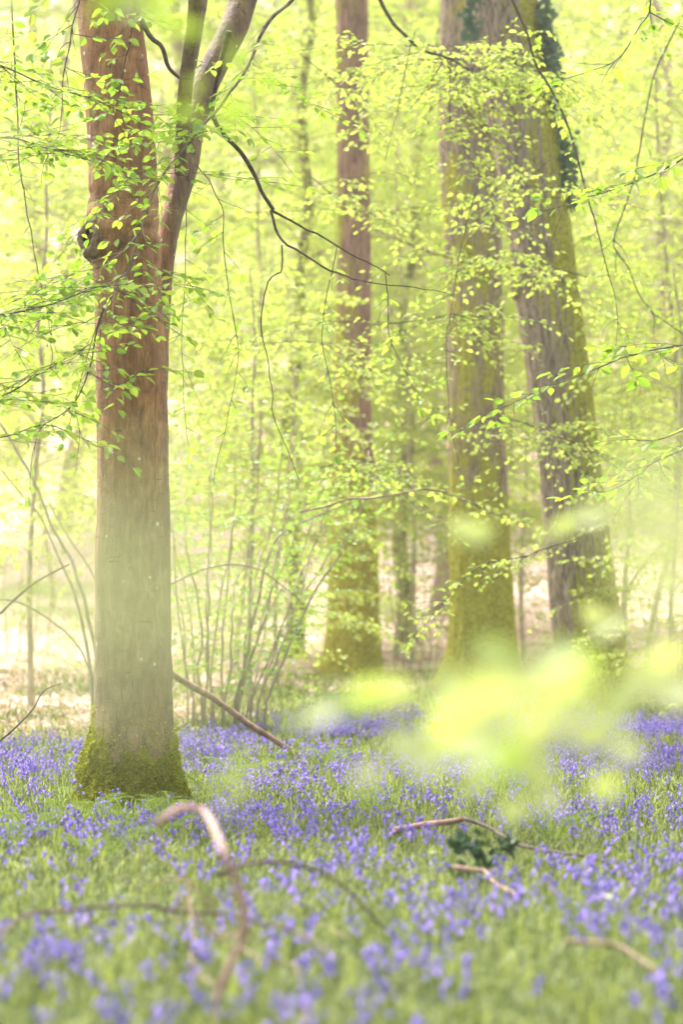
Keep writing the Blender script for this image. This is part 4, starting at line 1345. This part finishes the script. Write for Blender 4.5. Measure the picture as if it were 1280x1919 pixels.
near_twig('bright blurred leaves hanging at the top edge over the beech trunk',
          [(300, -160, 2.7), (260, -30, 2.7), (240, 20, 2.7), (200, 20, 2.7)],
          [(195, 18, 2.7, .035, .3), (255, 22, 2.7, .045, .1), (300, 30, 2.7, .04, -.2), (225, -10, 2.7, .05, .5), (340, 55, 2.6, .04, -.1), (290, -10, 2.6, .05, .2), (400, 60, 2.6, .035, .1)], mat='leaf_top')
near_twig('bright blurred leaves on a twig before the fork of the beech',
          [(520, -100, 2.9), (480, 60, 2.9), (430, 150, 2.9), (360, 180, 2.9)],
          [(445, 105, 2.9, .035, 1.0), (368, 160, 3.0, .025, 1.4), (350, 212, 2.9, .035, .1), (440, 212, 2.9, .045, .3), (490, 160, 2.9, .03, -.4)], mat='leaf_top')
near_twig('faint blurred leaves at the upper left corner',
          [(-150, 40, 2.2), (-40, 20, 2.2), (20, 10, 2.2)], [(0, 10, 2.2, .04, .1), (8, 260, 2.2, .03, .2), (30, -10, 2.2, .04, .3)])
near_twig('big pale blurred leaf cluster in front of the mossy trunk feet',
          [(1420, 1240, 2.34), (1200, 1290, 2.34), (1000, 1300, 2.34), (800, 1330, 2.41), (620, 1330, 2.48)],
          [(600, 1335, 2.61, 0.043, .3), (735, 1300, 2.48, 0.056, .1), (765, 1395, 2.34, 0.056, -.2), (850, 1285, 2.34, 0.059, .1), (885, 1400, 2.21, 0.061, .2),
           (960, 1265, 2.34, 0.061, -.1), (1010, 1370, 2.07, 0.058, .5), (1110, 1380, 2.21, 0.056, .1), (930, 1230, 2.34, 0.056, -.3), 
           (960, 1420, 2.07, 0.059, .6), (650, 1320, 2.4, .05, .1), (690, 1300, 2.4, .045, .7), (560, 1350, 2.5, .035, .2), (1010, 1450, 2.3, .05, .1), (800, 1430, 2.3, .045, .3), (1090, 1250, 2.3, .05, .1), (690, 1450, 2.48, 0.039, .4), (1160, 1320, 2.21, 0.051, .9),
           (1060, 1300, 2.02, 0.062, .2), (850, 1350, 2.13, 0.057, .8), (920, 1320, 2.02, 0.068, .3), (1040, 1230, 2.23, 0.051, .5)], mat='leaf_near')
near_twig('paler blurred leaves on the same side, just above the bluebells',
          [(1420, 1400, 2.61), (1250, 1430, 2.61), (1080, 1480, 2.61), (950, 1525, 2.61)],
          [(965, 1520, 2.90, 0.045, .4), (1030, 1500, 2.75, 0.043, .2), (1135, 1475, 2.61, 0.045, .1), (890, 1470, 2.48, 0.039, .1), (1210, 1275, 2.34, 0.059, .1), (1270, 1300, 2.34, 0.059, .4), (1250, 1240, 2.48, 0.045, .7), (1180, 1410, 2.48, 0.039, .3)], mat='leaf_near')
near_twig('round yellow blurred leaves over the leaning trunk',
          [(1420, 960, 3.13), (1250, 960, 3.13), (1100, 1000, 3.13), (900, 1000, 3.13)],
          [(895, 1000, 3.13, 0.051, .2), (860, 985, 3.29, 0.037, .6), (1105, 965, 3.29, 0.058, .1), (1060, 985, 3.29, 0.039, .5), (1135, 1172, 3.13, 0.053, .6), (1110, 1150, 3.29, 0.037, .1), (1255, 1095, 2.97, 0.039, .2), (1030, 1000, 2.97, 0.027, .3)])
near_twig('pale blurred leaves at the right edge',
          [(1400, 900, .8), (1300, 950, .8), (1240, 1000, .8)],
          [(1250, 960, .8, .026, 1.2), (1200, 1010, .85, .018, .2), (1290, 1050, .8, .024, .5), (1275, 1180, .85, .020, .3), (1180, 940, .9, .016, .8), (1260, 880, .8, .018, .3), (1230, 1120, .8, .018, 1.0)], mat='leaf_pale')
near_twig('yellow-green blurred leaf beside the beech foot',
          [(300, 1900, 1.8), (380, 1700, 1.8), (410, 1560, 1.8), (440, 1480, 1.8)],
          [(430, 1482, 1.8, .026, .5), (462, 1440, 1.8, .014, .9)])
near_twig('milky blurred leaves veiling the lower beech trunk',
          [(-200, 1250, .42), (40, 1200, .42), (160, 1130, .42), (260, 1080, .42)],
          [(230, 1020, .42, .016, .4), (150, 1120, .42, .012, .2), (280, 1140, .42, .016, 1.2), (250, 1230, .45, .016, .9), (60, 1060, .42, .010, .2), (380, 1080, .42, .011, .3), (250, 1310, .45, .008, .3), (20, 1000, .42, .012, .8), (300, 1000, .42, .012, .6), (180, 1200, .42, .012, .2), (330, 1190, .42, .010, .2)], r=.0006, mat='leaf_pale')

# ================================================================== haze
def haze():
    x0, x1, y0, y1, z0, z1 = -175.0, 175.0, -25.0, 305.0, -1.5, 95.0
    v = [(x, y, z) for x in (x0, x1) for y in (y0, y1) for z in (z0, z1)]
    g = Geo(); g.add(v, [(0, 1, 3, 2), (4, 6, 7, 5), (0, 4, 5, 1), (2, 3, 7, 6), (0, 2, 6, 4), (1, 5, 7, 3)])
    m, t = newmat('pale_haze')
    p = N(t, 'ShaderNodeVolumePrincipled')
    p.inputs['Color'].default_value = (1.0, 0.97, 0.90, 1)
    p.inputs['Density'].default_value = HAZE
    p.inputs['Anisotropy'].default_value = 0.2
    o = N(t, 'ShaderNodeOutputMaterial')
    t.links.new(p.outputs[0], o.inputs['Volume'])
    tag(obj('haze', g, m, smooth=False), 'pale spring haze between the trees', 'haze', kind='stuff')
haze()
